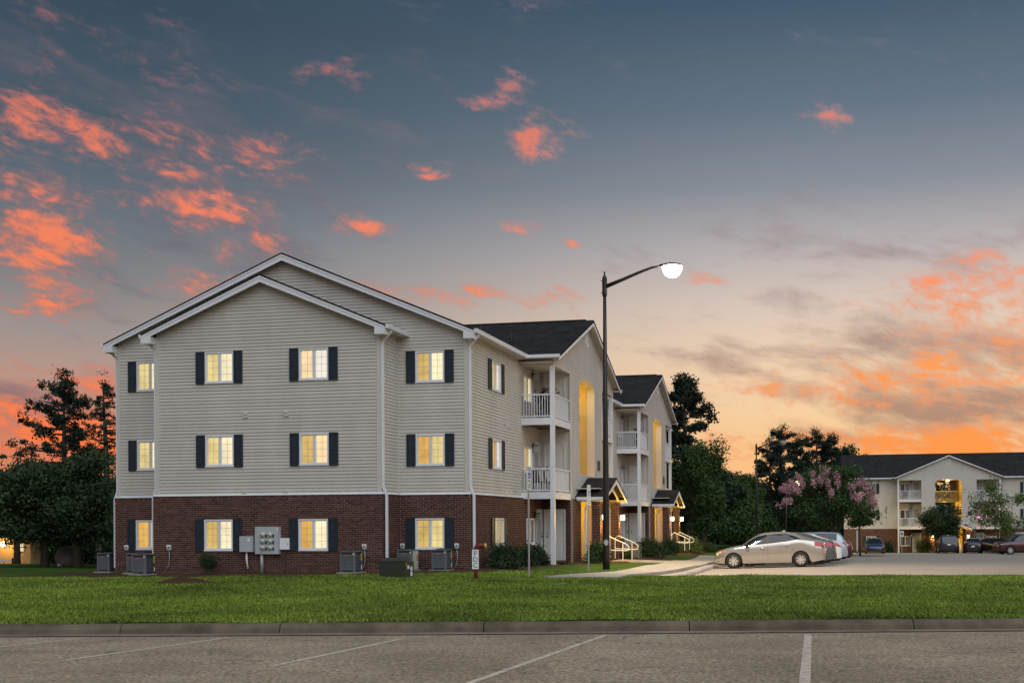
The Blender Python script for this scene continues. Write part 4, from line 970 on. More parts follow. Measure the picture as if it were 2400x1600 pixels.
zt_ = z1 + .0; pl = MB().box(-.095, .085, -.075, -.066, zt_ - .50, zt_ + .01).build('sign_plate', PLATE, o)
MB().box(-.10, .09, -.085, -.06, zt_ + .01, zt_ + .035).build('plate_cap', PLATE, pl)
for k, ch in enumerate('FDC'): text(ch, .19, BLACK, pl, (-.005, -.0765, zt_ - .085 - .16 * k), (math.pi / 2, 0, 0))

# ------------------------------------------------------------------ transformer cabinet
TG = mat('transformer_green', (.030, .036, .022), .5, var=.12)
p = atZ(890, 1352, -1.585); x0, y0 = p[0], p[1]; g = float(h_lawn(x0 + .4, y0)) - .03
o = thing('transformer', 'squat dark green transformer box standing on the lawn', 'transformer', (x0 + .4, y0 + .3, g)); w, dp, h = .40, .32, .56
def tb(y0_, y1_, nm, top): return MB().hexa([(-w, y0_, .0), (w, y0_, .0), (w, y1_, .0), (-w, y1_, .0), (-w, y0_, top), (w, y0_, top), (w, y1_, top), (-w, y1_, top)]).build(nm, TG, o, bevel=.012)
tb(-dp, dp * .2, 'cabinet', h - .05); tb(dp * .2 + .006, dp, 'tank', h - .07)
MB().hexa([(-w - .015, -dp - .015, h - .05), (w + .015, -dp - .015, h - .05), (w + .015, dp * .25, h - .02), (-w - .015, dp * .25, h - .02), (-w + .06, -dp + .1, h + .02), (w - .06, -dp + .1, h + .02), (w - .02, dp * .2, h + .045), (-w + .02, dp * .2, h + .045)]).build('lid', TG, o, bevel=.008)
for (a, b_, c, d) in ((-.17, -.03, .28, .38), (.05, .2, .22, .34), (.05, .2, .06, .19)): MB().box(w + .001, w + .005, a, b_, c, d).build('warning_label', PLATE, o)
MB().box(w + .001, w + .005, -.27, -.22, .36, .46).build('warning_label', mat('orange_label', (.5, .2, .03), .6), o)
MB().box(-w - .08, w + .08, -dp - .08, dp + .08, -.15, .012).build('pad', CONC, o)

# ------------------------------------------------------------------ air conditioners and electrical boxes
BADGE = mat('red_badge', (.42, .10, .06), .5); YTAG = mat('yellow_tag', (.42, .40, .04), .6)
def make_ac():
    o = thing('air_conditioner', 'x', 'air conditioner', (0, 0, 0), 'air conditioning units round the building'); W, Dp, H = .25, .27, .66
    MB().box(-W + .02, W - .02, -Dp + .02, Dp - .02, .04, H - .03).build('coil', ACD, o)
    for (x, y) in ((-1, -1), (1, -1), (1, 1), (-1, 1)):
        b = MB(); ex = .075 if y < 0 and x > 0 else .03
        b.box(*sorted((x * W, x * (W - ex))), *sorted((y * Dp, y * (Dp - ex))), .02, H - .03); b.build('corner_post', ACM, o, bevel=.01)
    for i in range(11):
        z = .07 + i * (H - .16) / 11
        for k, (a, b_, c, d) in enumerate(((-W + .03, W - .076, -Dp, -Dp + .012), (W - .012, W, -Dp + .076, Dp - .03), (-W, -W + .012, -Dp + .03, Dp - .03))):
            hh = .034 if k == 0 else .022
            MB().box(a, b_, c, d, z, z + hh).build('louvre', ACM, o)
    MB().box(-W, W, -Dp, Dp, 0, .02).build('base_pan', ACM, o); t = MB().box(-W - .008, W + .008, -Dp - .008, Dp + .008, H - .03, H).build('top_cover', ACM, o, bevel=.012)
    b = MB(); b.lathe([(.19, H + .001), (.19, H + .02), (.05, H + .035)], n=16); b.build('fan_grille', ACD, t)
    MB().box(-.11, .03, -Dp - .006, -Dp - .0005, H - .15, H - .115).build('badge', BADGE, o); MB().box(W - .07, W - .03, -Dp - .006, -Dp - .0005, H - .11, H - .065).build('tag', PLATE, o)
    MB().box(W + .0005, W + .006, Dp - .14, Dp - .06, H - .30, H - .07).build('energy_tag', YTAG, o); MB().box(W + .0005, W + .006, Dp - .11, Dp - .07, .08, .22).build('wire_cover', PLATE, o)
    MB().box(-W - .09, W + .09, -Dp - .08, Dp + .08, -.12, -.001).build('pad', CONC, o)
    return o
acs = []
ac0 = make_ac(); index_children(ac0)
ACL = [(220, 263, 1344, 33.9, 'grey air conditioner farthest left, outside the brick corner'), (293, 330, 1344, 32.45, 'grey air conditioner second from left, mostly behind its neighbour'), (308, 342, 1345.5, 31.5, 'grey air conditioner in front of the left recess, overlapping the one behind'),
       (799, 830, 1341.5, 31.05, 'grey air conditioner on a slab left of the middle downspout'), (934, 962, 1330, 32.3, 'air conditioner with a pale side panel behind the green transformer'), (1012, 1045, 1331, 32.3, 'grey air conditioner below the right ground floor front window')]
for i, (pa, pb, py, y, lab) in enumerate(ACL):
    o = ac0 if i == 0 else copytree(ac0)
    x = (atY(pa, py, y - .27)[0] + atY(pb, py, y - .27)[0]) / 2; o.location = (x, y, float(h_lawn(x, y - .2)) + .05); o['label'] = lab
    if i == 4:
        MB().box(.2515, .258, -.19, .24, .03, .62).build('side_panel', mat('cream_panel', (.55, .53, .46), .5), o); MB().box(.2585, .263, .1, .2, .3, .5).build('side_label', mat('orange_label', (.5, .2, .03), .6), o)
for k, (x, y) in enumerate(((-9.6, 47.6), (-9.6, 52.4))):
    o = copytree(ac0); o.location = (x, y, float(h_lawn(x, y)) + .05); o['label'] = ['air conditioner beside the bush right of the first porch', 'air conditioner in front of the far wing wall between bushes'][k]
def wall_box(px0, px1, py0, py1, y, dp, m, nm, label, cat, ins=True):
    a, b_ = atY(px0, py1, y - dp), atY(px1, py0, y - dp); o = thing(nm, label, cat, ((a[0] + b_[0]) / 2, y, a[2])); w, h = (b_[0] - a[0]) / 2, b_[2] - a[2]
    MB().box(-w, w, -dp, 0.01, 0, h).build('case', m, o, bevel=.008); return o, w, h, a
yb = YB - OB - .012
o, w, h, a = wall_box(561, 591, 1256, 1293, yb, .2, GREYBOX, 'junction_box', 'large blank grey electrical box left of the meter panel', 'electrical box')
MB().box(-w + .012, w - .012, -.212, -.2005, .012, h - .012).build('cover', GREYBOX, o); MB().box(w - .16, w - .08, -.216, -.2125, h - .16, h - .07).build('label_sticker', PLATE, o)
MB().tube([(-.03, -.1, 0.02), (-.03, -.1, -.25), (0.0, -.09, -.55)], .032, 8).build('conduit', PLATE, o, smooth=True)
o, w, h, a = wall_box(597.5, 652, 1233.5, 1298, yb, .16, GREYBOX, 'meter_panel', 'grey panel with six round electricity meters on the brick wall', 'meter panel')
MB().box(-w + .01, -w * .42, -.172, -.1605, .01, h - .01).build('side_cover', GREYBOX, o)
for i in range(3):
    for j in range(2):
        x, z = -.13 + .26 * j, h - .26 - .21 * i; b = MB(); b.lathe([(.075, -.165), (.078, -.19), (.06, -.20), (.06, -.26), (.045, -.275)], (x, 0, z), 16, 'y'); mt = b.build('meter', mat('meter_glass', (.55, .53, .45), .2, var=.2, vscale=20), o, smooth=True)
        MB().box(x - .04, x + .04, -.279, -.2755, z - .008, z + .014).build('meter_dial', BLACK, mt); MB().box(x + .085, x + .135, -.172, -.1605, z - .10, z + .01).build('breaker', BLACK, o)
MB().box(w - .05, w - .02, -.165, -.1605, h - .13, h - .05).build('label_sticker', PLATE, o)
MB().tube([(-w * .52, -.08, .02), (-w * .52, -.08, -.64)], .055, 10).build('conduit', GALV, o, smooth=True)
o, w, h, a = wall_box(655, 676.5, 1260.5, 1287.5, yb, .12, PLATE, 'cable_box', 'small white cable box right of the meter panel', 'cable box')
MB().box(-w + .01, w - .01, -.13, -.1205, .01, h - .01).build('cover', PLATE, o); MB().box(w - .05, w - .03, -.134, -.1305, h * .45, h * .55).build('latch', BLACK, o); MB().tube([(0, -.05, .01), (0, -.05, -.7)], .02, 6).build('conduit', mat('rust_brown', (.07, .035, .025), .8), o)
for (px, py, y, lab, cd_) in ((296, 1283, Y0 - OB - .012, 'small grey switch box beside the left recess shutter', 0), (395, 1283, yb, 'small grey switch box with hanging cable near the left downspout', 1), (853.5, 1281, yb, 'small grey switch box above the cable left of the middle downspout', 1), (943, 1279.5, Y0 - OB - .012, 'small grey switch box left of the right recess window', 0), (1070, 1279, Y0 - OB - .012, 'small grey switch box right of the right recess window', 1)):
    o, w, h, a = wall_box(px - 4.5, px + 4.5, py - 6, py + 6, y, .07, GALV, 'switch_box', lab, 'switch box')
    MB().box(-w - .006, w + .006, -.074, -.0705, h * .5, h + .01).build('hood', PLATE, o); MB().box(-w * .5, w * .5, -.078, -.0745, h * .55, h * .75).build('label_strip', BLACK, o)
    if cd_: MB().tube([(0, -.04, .0), (.02, -.05, -.25), (.0, -.06, -.5), (-.12, -.12, -.72)], .012, 6).build('cable', GALV, o, smooth=True)

# ------------------------------------------------------------------ plants
def leafquads(C, size, n, jit, flat=.0):
    """n leaf faces scattered round the centres C (m,3) with radii jit (m,3)"""
    m = len(C); idx = rng.integers(0, m, n); d = rng.normal(size=(n, 3)); d /= np.linalg.norm(d, axis=1)[:, None]; r = rng.uniform(0, 1, n) ** .45
    P = C[idx] + np.where(rng.uniform(0, 1, n)[:, None] < .5, d * r[:, None], np.clip(rng.normal(size=(n, 3)) * .58, -1.15, 1.15)) * jit[idx]
    a = rng.normal(size=(n, 3)); a[:, 2] *= (1 - flat); a /= np.linalg.norm(a, axis=1)[:, None]; b = rng.normal(size=(n, 3)); b -= (b * a).sum(1)[:, None] * a; b /= np.linalg.norm(b, axis=1)[:, None]
    s = size * rng.uniform(.55, 1.25, n)[:, None]
    V = np.stack([P - a * s * .9, P - b * s * .42, P + a * s * .9, P + b * s * .42], 1).reshape(-1, 3)
    return V, np.arange(4 * n).reshape(-1, 4), np.repeat(rng.uniform(0, 1, m)[idx], 1) * .6 + rng.uniform(0, .4, n)
def tree(name, label, loc, H, crown, leaf, m, nleaf, trunk=.16, clear=.3, cat='tree', group=None, bloom=None, limbs=7, nb=26, cz=.5, shape='round', multi=1):
    """crown=(rx,ry,rz): uneven crown made of leaf clumps round limb ends; trunk and limbs tapered"""
    o = thing(name, label, cat, loc, group); rx, ry, rz = crown; zc = H - rz
    b = MB(); ends = []
    for k in range(multi):
        a0 = 2 * math.pi * k / max(1, multi); ox, oy = (.0, .0) if multi == 1 else (.25 * math.cos(a0), .25 * math.sin(a0)); lean = 0 if multi == 1 else .9
        top = (ox + lean * math.cos(a0) * rx * .4 + rng.normal(0, .06), oy + lean * math.sin(a0) * ry * .4, zc + rz * .3)
        b.tube([(ox, oy, -.3), (ox * 1.2, oy * 1.2, H * clear * .6), ((ox + top[0]) / 2 + rng.normal(0, .08), (oy + top[1]) / 2, (H * clear + top[2]) / 2), top], [trunk * 1.15, trunk * .95, trunk * .6, trunk * .2], 8)
        for i in range(limbs):
            f = clear + (.75 - clear) * (i + .5) / limbs; z = H * f; a = 2.4 * i + rng.uniform(0, 1) + a0
            e = (rx * .75 * math.cos(a), ry * .75 * math.sin(a), min(z + rz * .6, zc + rz * .5)); s0 = (ox + (top[0] - ox) * f, oy + (top[1] - oy) * f, z)
            b.tube([s0, ((s0[0] + e[0]) / 2, (s0[1] + e[1]) / 2, (s0[2] + e[2]) / 2 + .15), e], [trunk * .42, trunk * .25, trunk * .08], 6)
    b.build('trunk', BARK, o, smooth=True)
    C = []; J = []
    for i in range(nb):
        d = rng.normal(size=3); d /= np.linalg.norm(d); r = rng.uniform(.35, .92)
        if shape == 'cone': hgt = rng.uniform(-.95, .98); rr = (1 - hgt) / 2 * .9 + .12; q = np.array([d[0] * rr * rx, d[1] * rr * ry, zc + hgt * rz]); js = (.30 + .2 * rr)
        else: q = np.array([d[0] * r * rx, d[1] * r * ry, zc + d[2] * r * rz * (1 if d[2] > 0 else .8)]); js = rng.uniform(.22, .42)
        C.append(q); J.append([js * rx, js * ry, js * .72 * rz])
    C, J = np.array(C), np.array(J)
    V, Fq, rn = leafquads(C, leaf, nleaf, J); npmesh('crown', V, Fq, m, o, None, rn)
    if bloom:
        up = C[(C[:, 2] > zc - .45 * rz)]; k = bloom; ctr = []
        for i in range(k):
            q = up[rng.integers(0, len(up))]; d = q - np.array([0, 0, zc - rz * .4]); d = d / np.linalg.norm(d); d[1] = -abs(d[1]) if rng.uniform() < .8 else d[1]; d[0] -= .12; t = np.array([d[0] * rx, d[1] * ry, d[2] * rz]) * rng.uniform(.88, 1.08); ctr.append([t[0], t[1], zc - rz * .15 + t[2] * .95])
        V, Fq, rn = leafquads(np.array(ctr), .085, k * 50, np.tile([[.20, .20, .30]], (k, 1))); npmesh('blossom', V, Fq, BLOOM, o, None, rn)
    return o
def pine(label, loc, H, r, nleaf, seed, first=.35, m=PINE, lean=0., lmin=.35, group='tall pines'):
    rg = np.random.default_rng(seed); o = thing('pine_tree', label, 'tree', loc, group); b = MB(); t0 = .022 * H
    b.tube([(0, 0, -.4), (lean * .3, 0, H * .3), (lean * .6, 0, H * .65), (lean, 0, H * .97)], [t0, t0 * .8, t0 * .5, t0 * .1], 8)
    C = []; J = []; n = int(46)
    for i in range(n):
        f = first + (.96 - first) * (i + rg.uniform(0, .8)) / n; a = rg.uniform(0, 2 * math.pi); g = (f - first) / (1 - first)
        L = r * (1.05 - .8 * g ** 1.3) * rg.uniform(lmin, 1.2); s0 = np.array([lean * f, 0, H * f]); up_ = rg.uniform(-.05, .22) * L
        e = s0 + np.array([math.cos(a) * L, math.sin(a) * L, up_]); b.tube([s0, (s0 + e) / 2 + np.array([0, 0, -.04 * L]), e], [t0 * .28, t0 * .18, t0 * .05], 5)
        for k in range(rg.integers(3, 7)):
            q = s0 + (e - s0) * rg.uniform(.38, 1.08) + rg.normal(size=3) * np.array([.13, .13, .09]) * L; C.append(q); J.append(np.array([.22, .22, .16]) * (.36 * r + .22 * L) * rg.uniform(.35, 1.25))
    for k in range(5): C.append(np.array([lean + rg.normal(0, .05 * r), rg.normal(0, .05 * r), H * rg.uniform(.94, 1.02)])); J.append(np.array([.15, .15, .12]) * r)
    b.build('trunk', BARK, o, smooth=True); V, Fq, rn = leafquads(np.array(C), .020 * r + .05, nleaf, np.array(J)); npmesh('crown', V, Fq, m, o, None, rn); return o
def bush(label, loc, R, n, m, leaf=.05, group=None, stem=.0, name='bush', cat='bush'):
    o = thing(name, label, cat, loc, group); rx, ry, rz = R; C = []; J = []
    for i in range(22):
        d = rng.normal(size=3); d /= np.linalg.norm(d); d[2] = abs(d[2]); r = rng.uniform(.2, .8); C.append([d[0] * rx * r, d[1] * ry * r, stem + rz * (.18 + .8 * d[2] * r)]); J.append([.36 * rx, .36 * ry, .30 * rz])
    V, Fq, rn = leafquads(np.array(C), leaf, n, np.array(J)); V[:, 2] = np.maximum(V[:, 2], .0)
    if name == 'shrub': V[:, :2] *= (.22 + .95 * np.clip(V[:, 2:3] / (rz + stem), 0, 1.1))
    npmesh('foliage', V, Fq, m, o, None, rn)
    b = MB()
    for i in range(5): a = 2 * math.pi * i / 5; b.tube([(.05 * math.cos(a), .05 * math.sin(a), -.1), (.3 * rx * math.cos(a), .3 * ry * math.sin(a), stem + .5 * rz)], [.022, .01], 5)
    b.build('stem', BARK, o); return o
def gp(px, py, y): p = atY(px, py, y); return (p[0], p[1], float(h_lawn(p[0], p[1])))
def gd(px, D, dz=0.):
    p = atD(px, 1300, D); return (p[0], p[1], float(h_lawn(p[0], p[1])) + dz)
# small shrub before the front wall, and the bushes along the side
bush('lone dark shrub narrowing to its foot below the front window', gp(489, 1340, 31.1), (.42, .3, .62), 5200, BUSHM, .035, stem=.12, name='shrub')
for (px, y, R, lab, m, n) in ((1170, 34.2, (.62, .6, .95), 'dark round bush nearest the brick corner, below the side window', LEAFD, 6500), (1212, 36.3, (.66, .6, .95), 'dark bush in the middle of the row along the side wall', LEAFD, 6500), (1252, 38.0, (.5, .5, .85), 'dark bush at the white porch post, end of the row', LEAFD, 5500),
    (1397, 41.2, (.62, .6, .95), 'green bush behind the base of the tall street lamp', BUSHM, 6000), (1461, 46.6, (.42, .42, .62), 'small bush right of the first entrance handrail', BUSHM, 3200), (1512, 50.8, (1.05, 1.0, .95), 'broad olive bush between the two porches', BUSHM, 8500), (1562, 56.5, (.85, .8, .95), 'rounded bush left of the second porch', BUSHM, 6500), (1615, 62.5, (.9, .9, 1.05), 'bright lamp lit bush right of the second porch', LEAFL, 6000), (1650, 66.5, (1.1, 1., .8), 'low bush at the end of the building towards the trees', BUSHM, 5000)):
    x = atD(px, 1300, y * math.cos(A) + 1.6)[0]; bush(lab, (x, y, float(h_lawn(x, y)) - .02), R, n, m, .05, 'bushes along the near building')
# left: pines and dark trees
pine('tall open pine against the red sky left of the building', gd(152, 78), 14.2, 3.9, 15000, 3, .50)
pine('thin leaning pine close to the left wall of the building', gd(258, 74), 13.2, 2.2, 5200, 5, .55, lean=-.5)
for (px, D, H, R, lab, n) in ((40, 62, 7.6, (4.4, 4, 2.1), 'broad dark tree at the left edge of the picture', 16000), (105, 50, 6.6, (2.5, 2.6, 2.3), 'dark tree with a pale trunk, second from the left edge', 12000), (182, 50, 6.3, (2.3, 2.4, 2.3), 'dark tree with slim trunk beside the left brick corner', 12000), (232, 60, 7.4, (2.6, 2.6, 3.3), 'dense dark tree just behind the left end of the building', 12000), (130, 72, 8.6, (4.2, 3.5, 3.6), 'tall dark tree under the open pine', 14000)):
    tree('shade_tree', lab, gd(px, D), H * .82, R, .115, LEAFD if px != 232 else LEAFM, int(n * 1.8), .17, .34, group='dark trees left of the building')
for (px, D, R, lab) in ((225, 56, (1.5, 1.2, 1.5), 'low dark hedge bush beside the leftmost air conditioner'), (138, 64, (.9, 1.2, 1.0), 'dark undergrowth bush between the left trunks'), (60, 98, (5, 1.5, 2.), 'dark undergrowth bush far behind the left trunks')):
    bush(lab, gd(px, D), R, 5000, LEAFD, .11, 'undergrowth on the left')
p = gd(158, 52); o = thing('boulder', 'pale rounded boulder between two trunks on the left', 'boulder', p); b = MB(); b.lathe([(.3, -.1), (.50, .12), (.55, .38), (.48, .68), (.3, .88), (.08, .96)], n=16); rk = b.build('stone', mat('pale_stone', (.22, .19, .18), .9, var=.2, vscale=5, bump=.5, bscale=9), o, smooth=True); MB().box(-.06, .05, -.60, -.45, -.05, .12).build('stone_chip', PLATE, o)
# right: the big pine and the trees behind the car park
pine('tall dense pine rising behind the far wing of the near building', gd(1606, 92), 15.4, 5.8, 60000, 11, .10, lmin=.6)
tree('broadleaf_tree', 'lamp lit green tree right of the second porch', gd(1650, 80), 9.0, (2.0, 2.2, 4.1), .12, LEAFM, 22000, .2, .15, group='trees behind the car park')
tree('broadleaf_tree', 'dark tree between the wing and the lit green tree', gd(1612, 86), 9.2, (3.0, 2.4, 4.2), .13, LEAFD, 24000, .2, .15, group='trees behind the car park')
BG = [(1690, 150, 10.5, 5, 'round'), (1745, 155, 9.0, 4.2, 'cone'), (1806, 140, 12.6, 4.6, 'round'), (1830, 150, 15.5, 5.0, 'round'), (1870, 140, 13.0, 5.5, 'round'), (1915, 145, 14.5, 4.6, 'round'), (1950, 135, 12.8, 4.8, 'round'), (1985, 140, 12., 4.6, 'round'), (1720, 118, 6.3, 3.2, 'cone'), (1755, 125, 6.6, 2.8, 'cone')]
BGL = ['low dark tree left of the unlit lamp', 'pointed dark tree near the unlit lamp', 'dark tree right behind the unlit lamp', 'tall ragged tree left of the flowering tree', 'dark tree above the flowering tree', 'tall pine topped tree right of the ragged one', 'dark tree left of the far roof', 'dark tree touching the far roof end', 'small olive tree at the lot edge', 'small olive tree right of the lamp foot']
for (px, D, H, r, sh_), lab in zip(BG, BGL):
    if H > 12.5: pine(lab, gd(px, D), H + 1.4, r, 24000, int(px), .22, lmin=.55, group='trees behind the car park')
    else: tree('broadleaf_tree', lab, gd(px, D), H + 1.2, (r, r, H * .46), .19, LEAFD if D > 130 else LEAFM, 22000, .24, .12, group='trees behind the car park', shape=sh_)
fw_ = []
for i in range(60): px = 1570 + i * 15; fw_.append(np.array(gd(px, 170 + 12 * math.sin(i * 2.3))) + np.array([0, 0, 4.2 + 1.3 * math.sin(i * 1.7)]))
V, Fq, rn = leafquads(np.array(fw_), .42, 52000, np.tile([[3.5, 3.5, 5.0]], (60, 1))); o = npmesh('far_woods', V, Fq, LEAFD, None, 'stuff', rn); tag(o, 'dark mass of woods behind the car park', 'woods')
fw_ = [np.array(gd(-150 + i * 40, 120 + 8 * math.sin(i * 2.1))) + np.array([0, 0, 3.2 + 1.1 * math.sin(i * 1.3)]) for i in range(14)]
V, Fq, rn = leafquads(np.array(fw_), .36, 15000, np.tile([[3.4, 3., 4.2]], (14, 1))); o = npmesh('far_woods', V, Fq, LEAFD, None, 'stuff', rn); tag(o, 'dark mass of woods behind the trees on the left', 'woods')
# flowering tree and the trees of the car park islands
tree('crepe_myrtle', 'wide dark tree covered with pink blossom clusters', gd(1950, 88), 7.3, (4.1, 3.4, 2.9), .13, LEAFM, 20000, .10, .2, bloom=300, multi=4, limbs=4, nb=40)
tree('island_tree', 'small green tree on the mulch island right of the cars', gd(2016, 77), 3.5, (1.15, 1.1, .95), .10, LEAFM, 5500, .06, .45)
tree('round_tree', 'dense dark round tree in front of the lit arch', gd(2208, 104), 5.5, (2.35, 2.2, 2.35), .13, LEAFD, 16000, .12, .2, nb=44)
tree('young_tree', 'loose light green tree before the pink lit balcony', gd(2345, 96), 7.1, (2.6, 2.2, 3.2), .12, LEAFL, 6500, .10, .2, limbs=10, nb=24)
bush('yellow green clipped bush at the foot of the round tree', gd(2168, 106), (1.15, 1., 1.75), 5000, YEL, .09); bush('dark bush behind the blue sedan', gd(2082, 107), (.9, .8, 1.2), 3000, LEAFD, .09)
p = gd(1990, 78); b = MB()
ib = bpy.data.objects.new('island', None); 
bed('mulch_bed', [(p[0] - 3.6, p[1] - 2.4), (p[0] + 2.6, p[1] - 2.4), (p[0] + 2.6, p[1] + 2.4), (p[0] - 3.6, p[1] + 2.4)], lift=.12)
bpy.data.objects.remove(ib)
# little lit building far left
p = gd(22, 70); o = thing('lit_outbuilding', 'small building with an orange lit wall at the far left edge', 'building', p)
TAN = mat('tan_wall', (.42, .26, .13), .8, var=.1)
MB().box(-5, 1.6, 0, 4, -.4, 2.3).build('wall', TAN, o); MB().prism([(-5.4, -.5, 2.3), (2., -.5, 2.3), (2., 2., 3.5), (-5.4, 2., 3.5)], (0, 0, .1)).build('roof', ROOF, o)
w_ = MB().box(.6, 1.15, -.05, -.005, 1.1, 1.75).build('window', PLATE, o); MB().box(.66, 1.09, -.06, -.051, 1.16, 1.69).build('pane', WR[1], w_)
l_ = MB().lathe([(.03, -.18), (.14, -.1), (.16, .1), (.04, .2)], (-.2, -.3, 1.6), 10).build('wall_lantern', HOT, o, smooth=True); lamp('lantern_light', (-.2, -.75, 1.6), 90, WARM, o, .15)
for i in range(6):
    x = -1.7 + i * .75; MB().box(x - .05, x + .05, -2.05, -1.95, -.3, .75).build('fence_post', BLACK if i % 2 else PLATE, o)
MB().box(-2, 2.2, -2.03, -1.97, .55, .63).build('fence_rail', PLATE, o)
# things on the balconies
def planter(T, s, t, z, label):
    p = np.array(T(s, t, z)); o = thing('potted_plant', label, 'plant', p); b = MB(); b.lathe([(.10, 0), (.14, .26), (.15, .27), (.12, .28)], n=12); b.build('pot', mat('dark_pot', (.03, .03, .03), .6), o)
    C = np.array([[rng.normal(0, .1), rng.normal(0, .1), .45 + .16 * i] for i in range(5)]); V, Fq, rn = leafquads(C, .10, 170, np.tile([[.2, .2, .16]], (5, 1))); npmesh('foliage', V, Fq, LEAFD, o, None, rn); return o
Tw1 = lambda s, t, z: (-10.97 + t, W1 + s, z); Tw2 = lambda s, t, z: (-10.97 + t, W2 + s, z)
planter(Tw1, .6, -.75, DK[1] + .001, 'tall potted plant on the top left balcony'); planter(Tw1, 1.1, -.45, DK[1] + .001, 'second potted plant on the top left balcony'); planter(Tw2, 2.0, -.5, DK[1] + .001, 'plant on the far wing top balcony')
def chair(T, s, t, z, label, yaw, m=BLACK):
    p = np.array(T(s, t, z)); o = thing('patio_chair', label, 'chair', p, 'balcony chairs', (0, 0, yaw)); MB().box(-.24, .24, -.24, .24, .40, .44).build('seat', m, o)
    MB().hexa([(-.24, .2, .44), (.24, .2, .44), (.24, .24, .44), (-.24, .24, .44), (-.22, .3, .9), (.22, .3, .9), (.22, .34, .9), (-.22, .34, .9)]).build('backrest', m, o)
    for (x, y) in ((-1, -1), (1, -1), (1, 1), (-1, 1)): MB().tube([(x * .22, y * .22, 0), (x * .21, y * .21, .41)], .018, 6).build('leg', m, o)
chair(Tw1, .9, -.8, DK[0] + .001, 'black chair on the middle left balcony', 1.2); chair(Tw1, 1.7, -.6, DK[0] + .001, 'second black chair on the middle left balcony, nearer the wall', 2.)
chair(Tw1, 1.9, -.7, DK[1] + .001, 'black chair on the top left balcony', .5); chair(Tq, .8, -.8, DK[1] + .001, 'chair on the far building top left balcony', 0.); chair(Tq, .8, -.8, DK[0] + .001, 'chair on the far building lower left balcony', 0.)

# ------------------------------------------------------------------ cars (nose towards -x, wheels on z = 0)
def smooth_curve(pts):
    P = np.array(pts, float); x, y = P[:, 0], P[:, 1]; d = np.diff(y) / np.diff(x); m = np.zeros(len(x)); m[0], m[-1] = d[0], d[-1]
    for i in range(1, len(x) - 1): m[i] = 0 if d[i - 1] * d[i] <= 0 else 2 * d[i - 1] * d[i] / (d[i - 1] + d[i])
    def f(v):
        i = min(max(np.searchsorted(x, v) - 1, 0), len(x) - 2); h = x[i + 1] - x[i]; t = min(max((v - x[i]) / h, 0), 1)
        return (2 * t ** 3 - 3 * t ** 2 + 1) * y[i] + (t ** 3 - 2 * t ** 2 + t) * h * m[i] + (-2 * t ** 3 + 3 * t ** 2) * y[i + 1] + (t ** 3 - t ** 2) * h * m[i + 1]
    return f
SEDAN = dict(L=4.44, fw=.80, rw=3.45, R=.315, arch=.352, sill=.21, ws=(1.10, 1.86), rg=(3.30, 4.02), win=((1.24, 2.13), (2.21, 2.98), (3.05, 3.44)), hl=(.06, .48, .60, .74), tl=(4.00, 4.40, .76, .93),
  top=[(0, .50), (.03, .60), (.12, .70), (.35, .79), (.65, .865), (1.0, .925), (1.10, .95), (1.45, 1.17), (1.83, 1.36), (2.2, 1.41), (2.7, 1.42), (3.15, 1.365), (3.6, 1.21), (4.02, 1.075), (4.25, 1.03), (4.37, .94), (4.42, .78), (4.44, .55)],
  belt=[(0, .47), (.1, .62), (.4, .74), (.9, .84), (1.24, .885), (2.1, .94), (3.0, 1.03), (3.5, 1.065), (3.8, 1.04), (4.2, .96), (4.4, .72), (4.44, .5)],
  w=[(0, .46), (.05, .60), (.2, .74), (.5, .85), (.9, .885), (2.2, .89), (3.6, .88), (4.0, .84), (4.3, .74), (4.4, .64), (4.44, .5)],
  wt=[(0, .36), (.2, .58), (.6, .70), (1.05, .71), (1.4, .65), (1.83, .575), (2.7, .565), (3.2, .565), (3.6, .57), (4.05, .63), (4.3, .60), (4.44, .4)])
SUV = dict(L=4.65, fw=.90, rw=3.62, R=.36, arch=.405, sill=.28, ws=(1.14, 1.80), rg=(4.28, 4.52), win=((1.35, 2.22), (2.30, 3.20), (3.28, 4.10)), hl=(.03, .40, .80, .95), tl=(4.38, 4.62, .95, 1.25),
  top=[(0, .62), (.02, .82), (.12, .94), (.6, 1.04), (1.05, 1.10), (1.14, 1.14), (1.5, 1.42), (1.8, 1.60), (2.2, 1.68), (3.4, 1.69), (4.15, 1.64), (4.3, 1.58), (4.48, 1.28), (4.58, 1.05), (4.62, .85), (4.65, .6)],
  belt=[(0, .58), (.1, .84), (.6, .97), (1.1, 1.03), (2.2, 1.06), (4.2, 1.14), (4.45, 1.10), (4.6, .85), (4.65, .58)],
  w=[(0, .55), (.04, .70), (.2, .82), (.6, .91), (1.0, .93), (3.8, .93), (4.3, .88), (4.55, .80), (4.65, .66)],
  wt=[(0, .46), (.2, .68), (.7, .76), (1.1, .76), (1.5, .70), (1.85, .64), (3.6, .63), (4.2, .63), (4.4, .66), (4.65, .5)])
WAGON = dict(SUV); WAGON['top'] = [(x, z * .88) for x, z in SUV['top']]; WAGON['belt'] = [(x, z * .90) for x, z in SUV['belt']]; WAGON['hl'] = (.03, .40, .70, .83); WAGON['tl'] = (4.38, 4.62, .84, 1.08); WAGON['R'] = .33; WAGON['arch'] = .37; WAGON['sill'] = .24
CARGL = mat('car_glass', (.012, .014, .016), .04, spec=.8); TYRE = mat('tyre_rubber', (.012, .012, .012), .85, bump=.2); RIM = mat('wheel_alloy', (.62, .58, .52), .35, metal=.25); UNDER = mat('car_underside', (.01, .01, .01), .9)
TAIL = mat('tail_light', (.30, .012, .015), .15, coat=.6); HEAD = mat('head_light', (.55, .55, .52), .1, metal=.3, coat=.6); AMB = mat('amber_light', (.45, .13, .03), .2); CHROME = mat('chrome', (.6, .6, .6), .15, metal=1.); BLK = mat('black_plastic', (.015, .015, .015), .6)
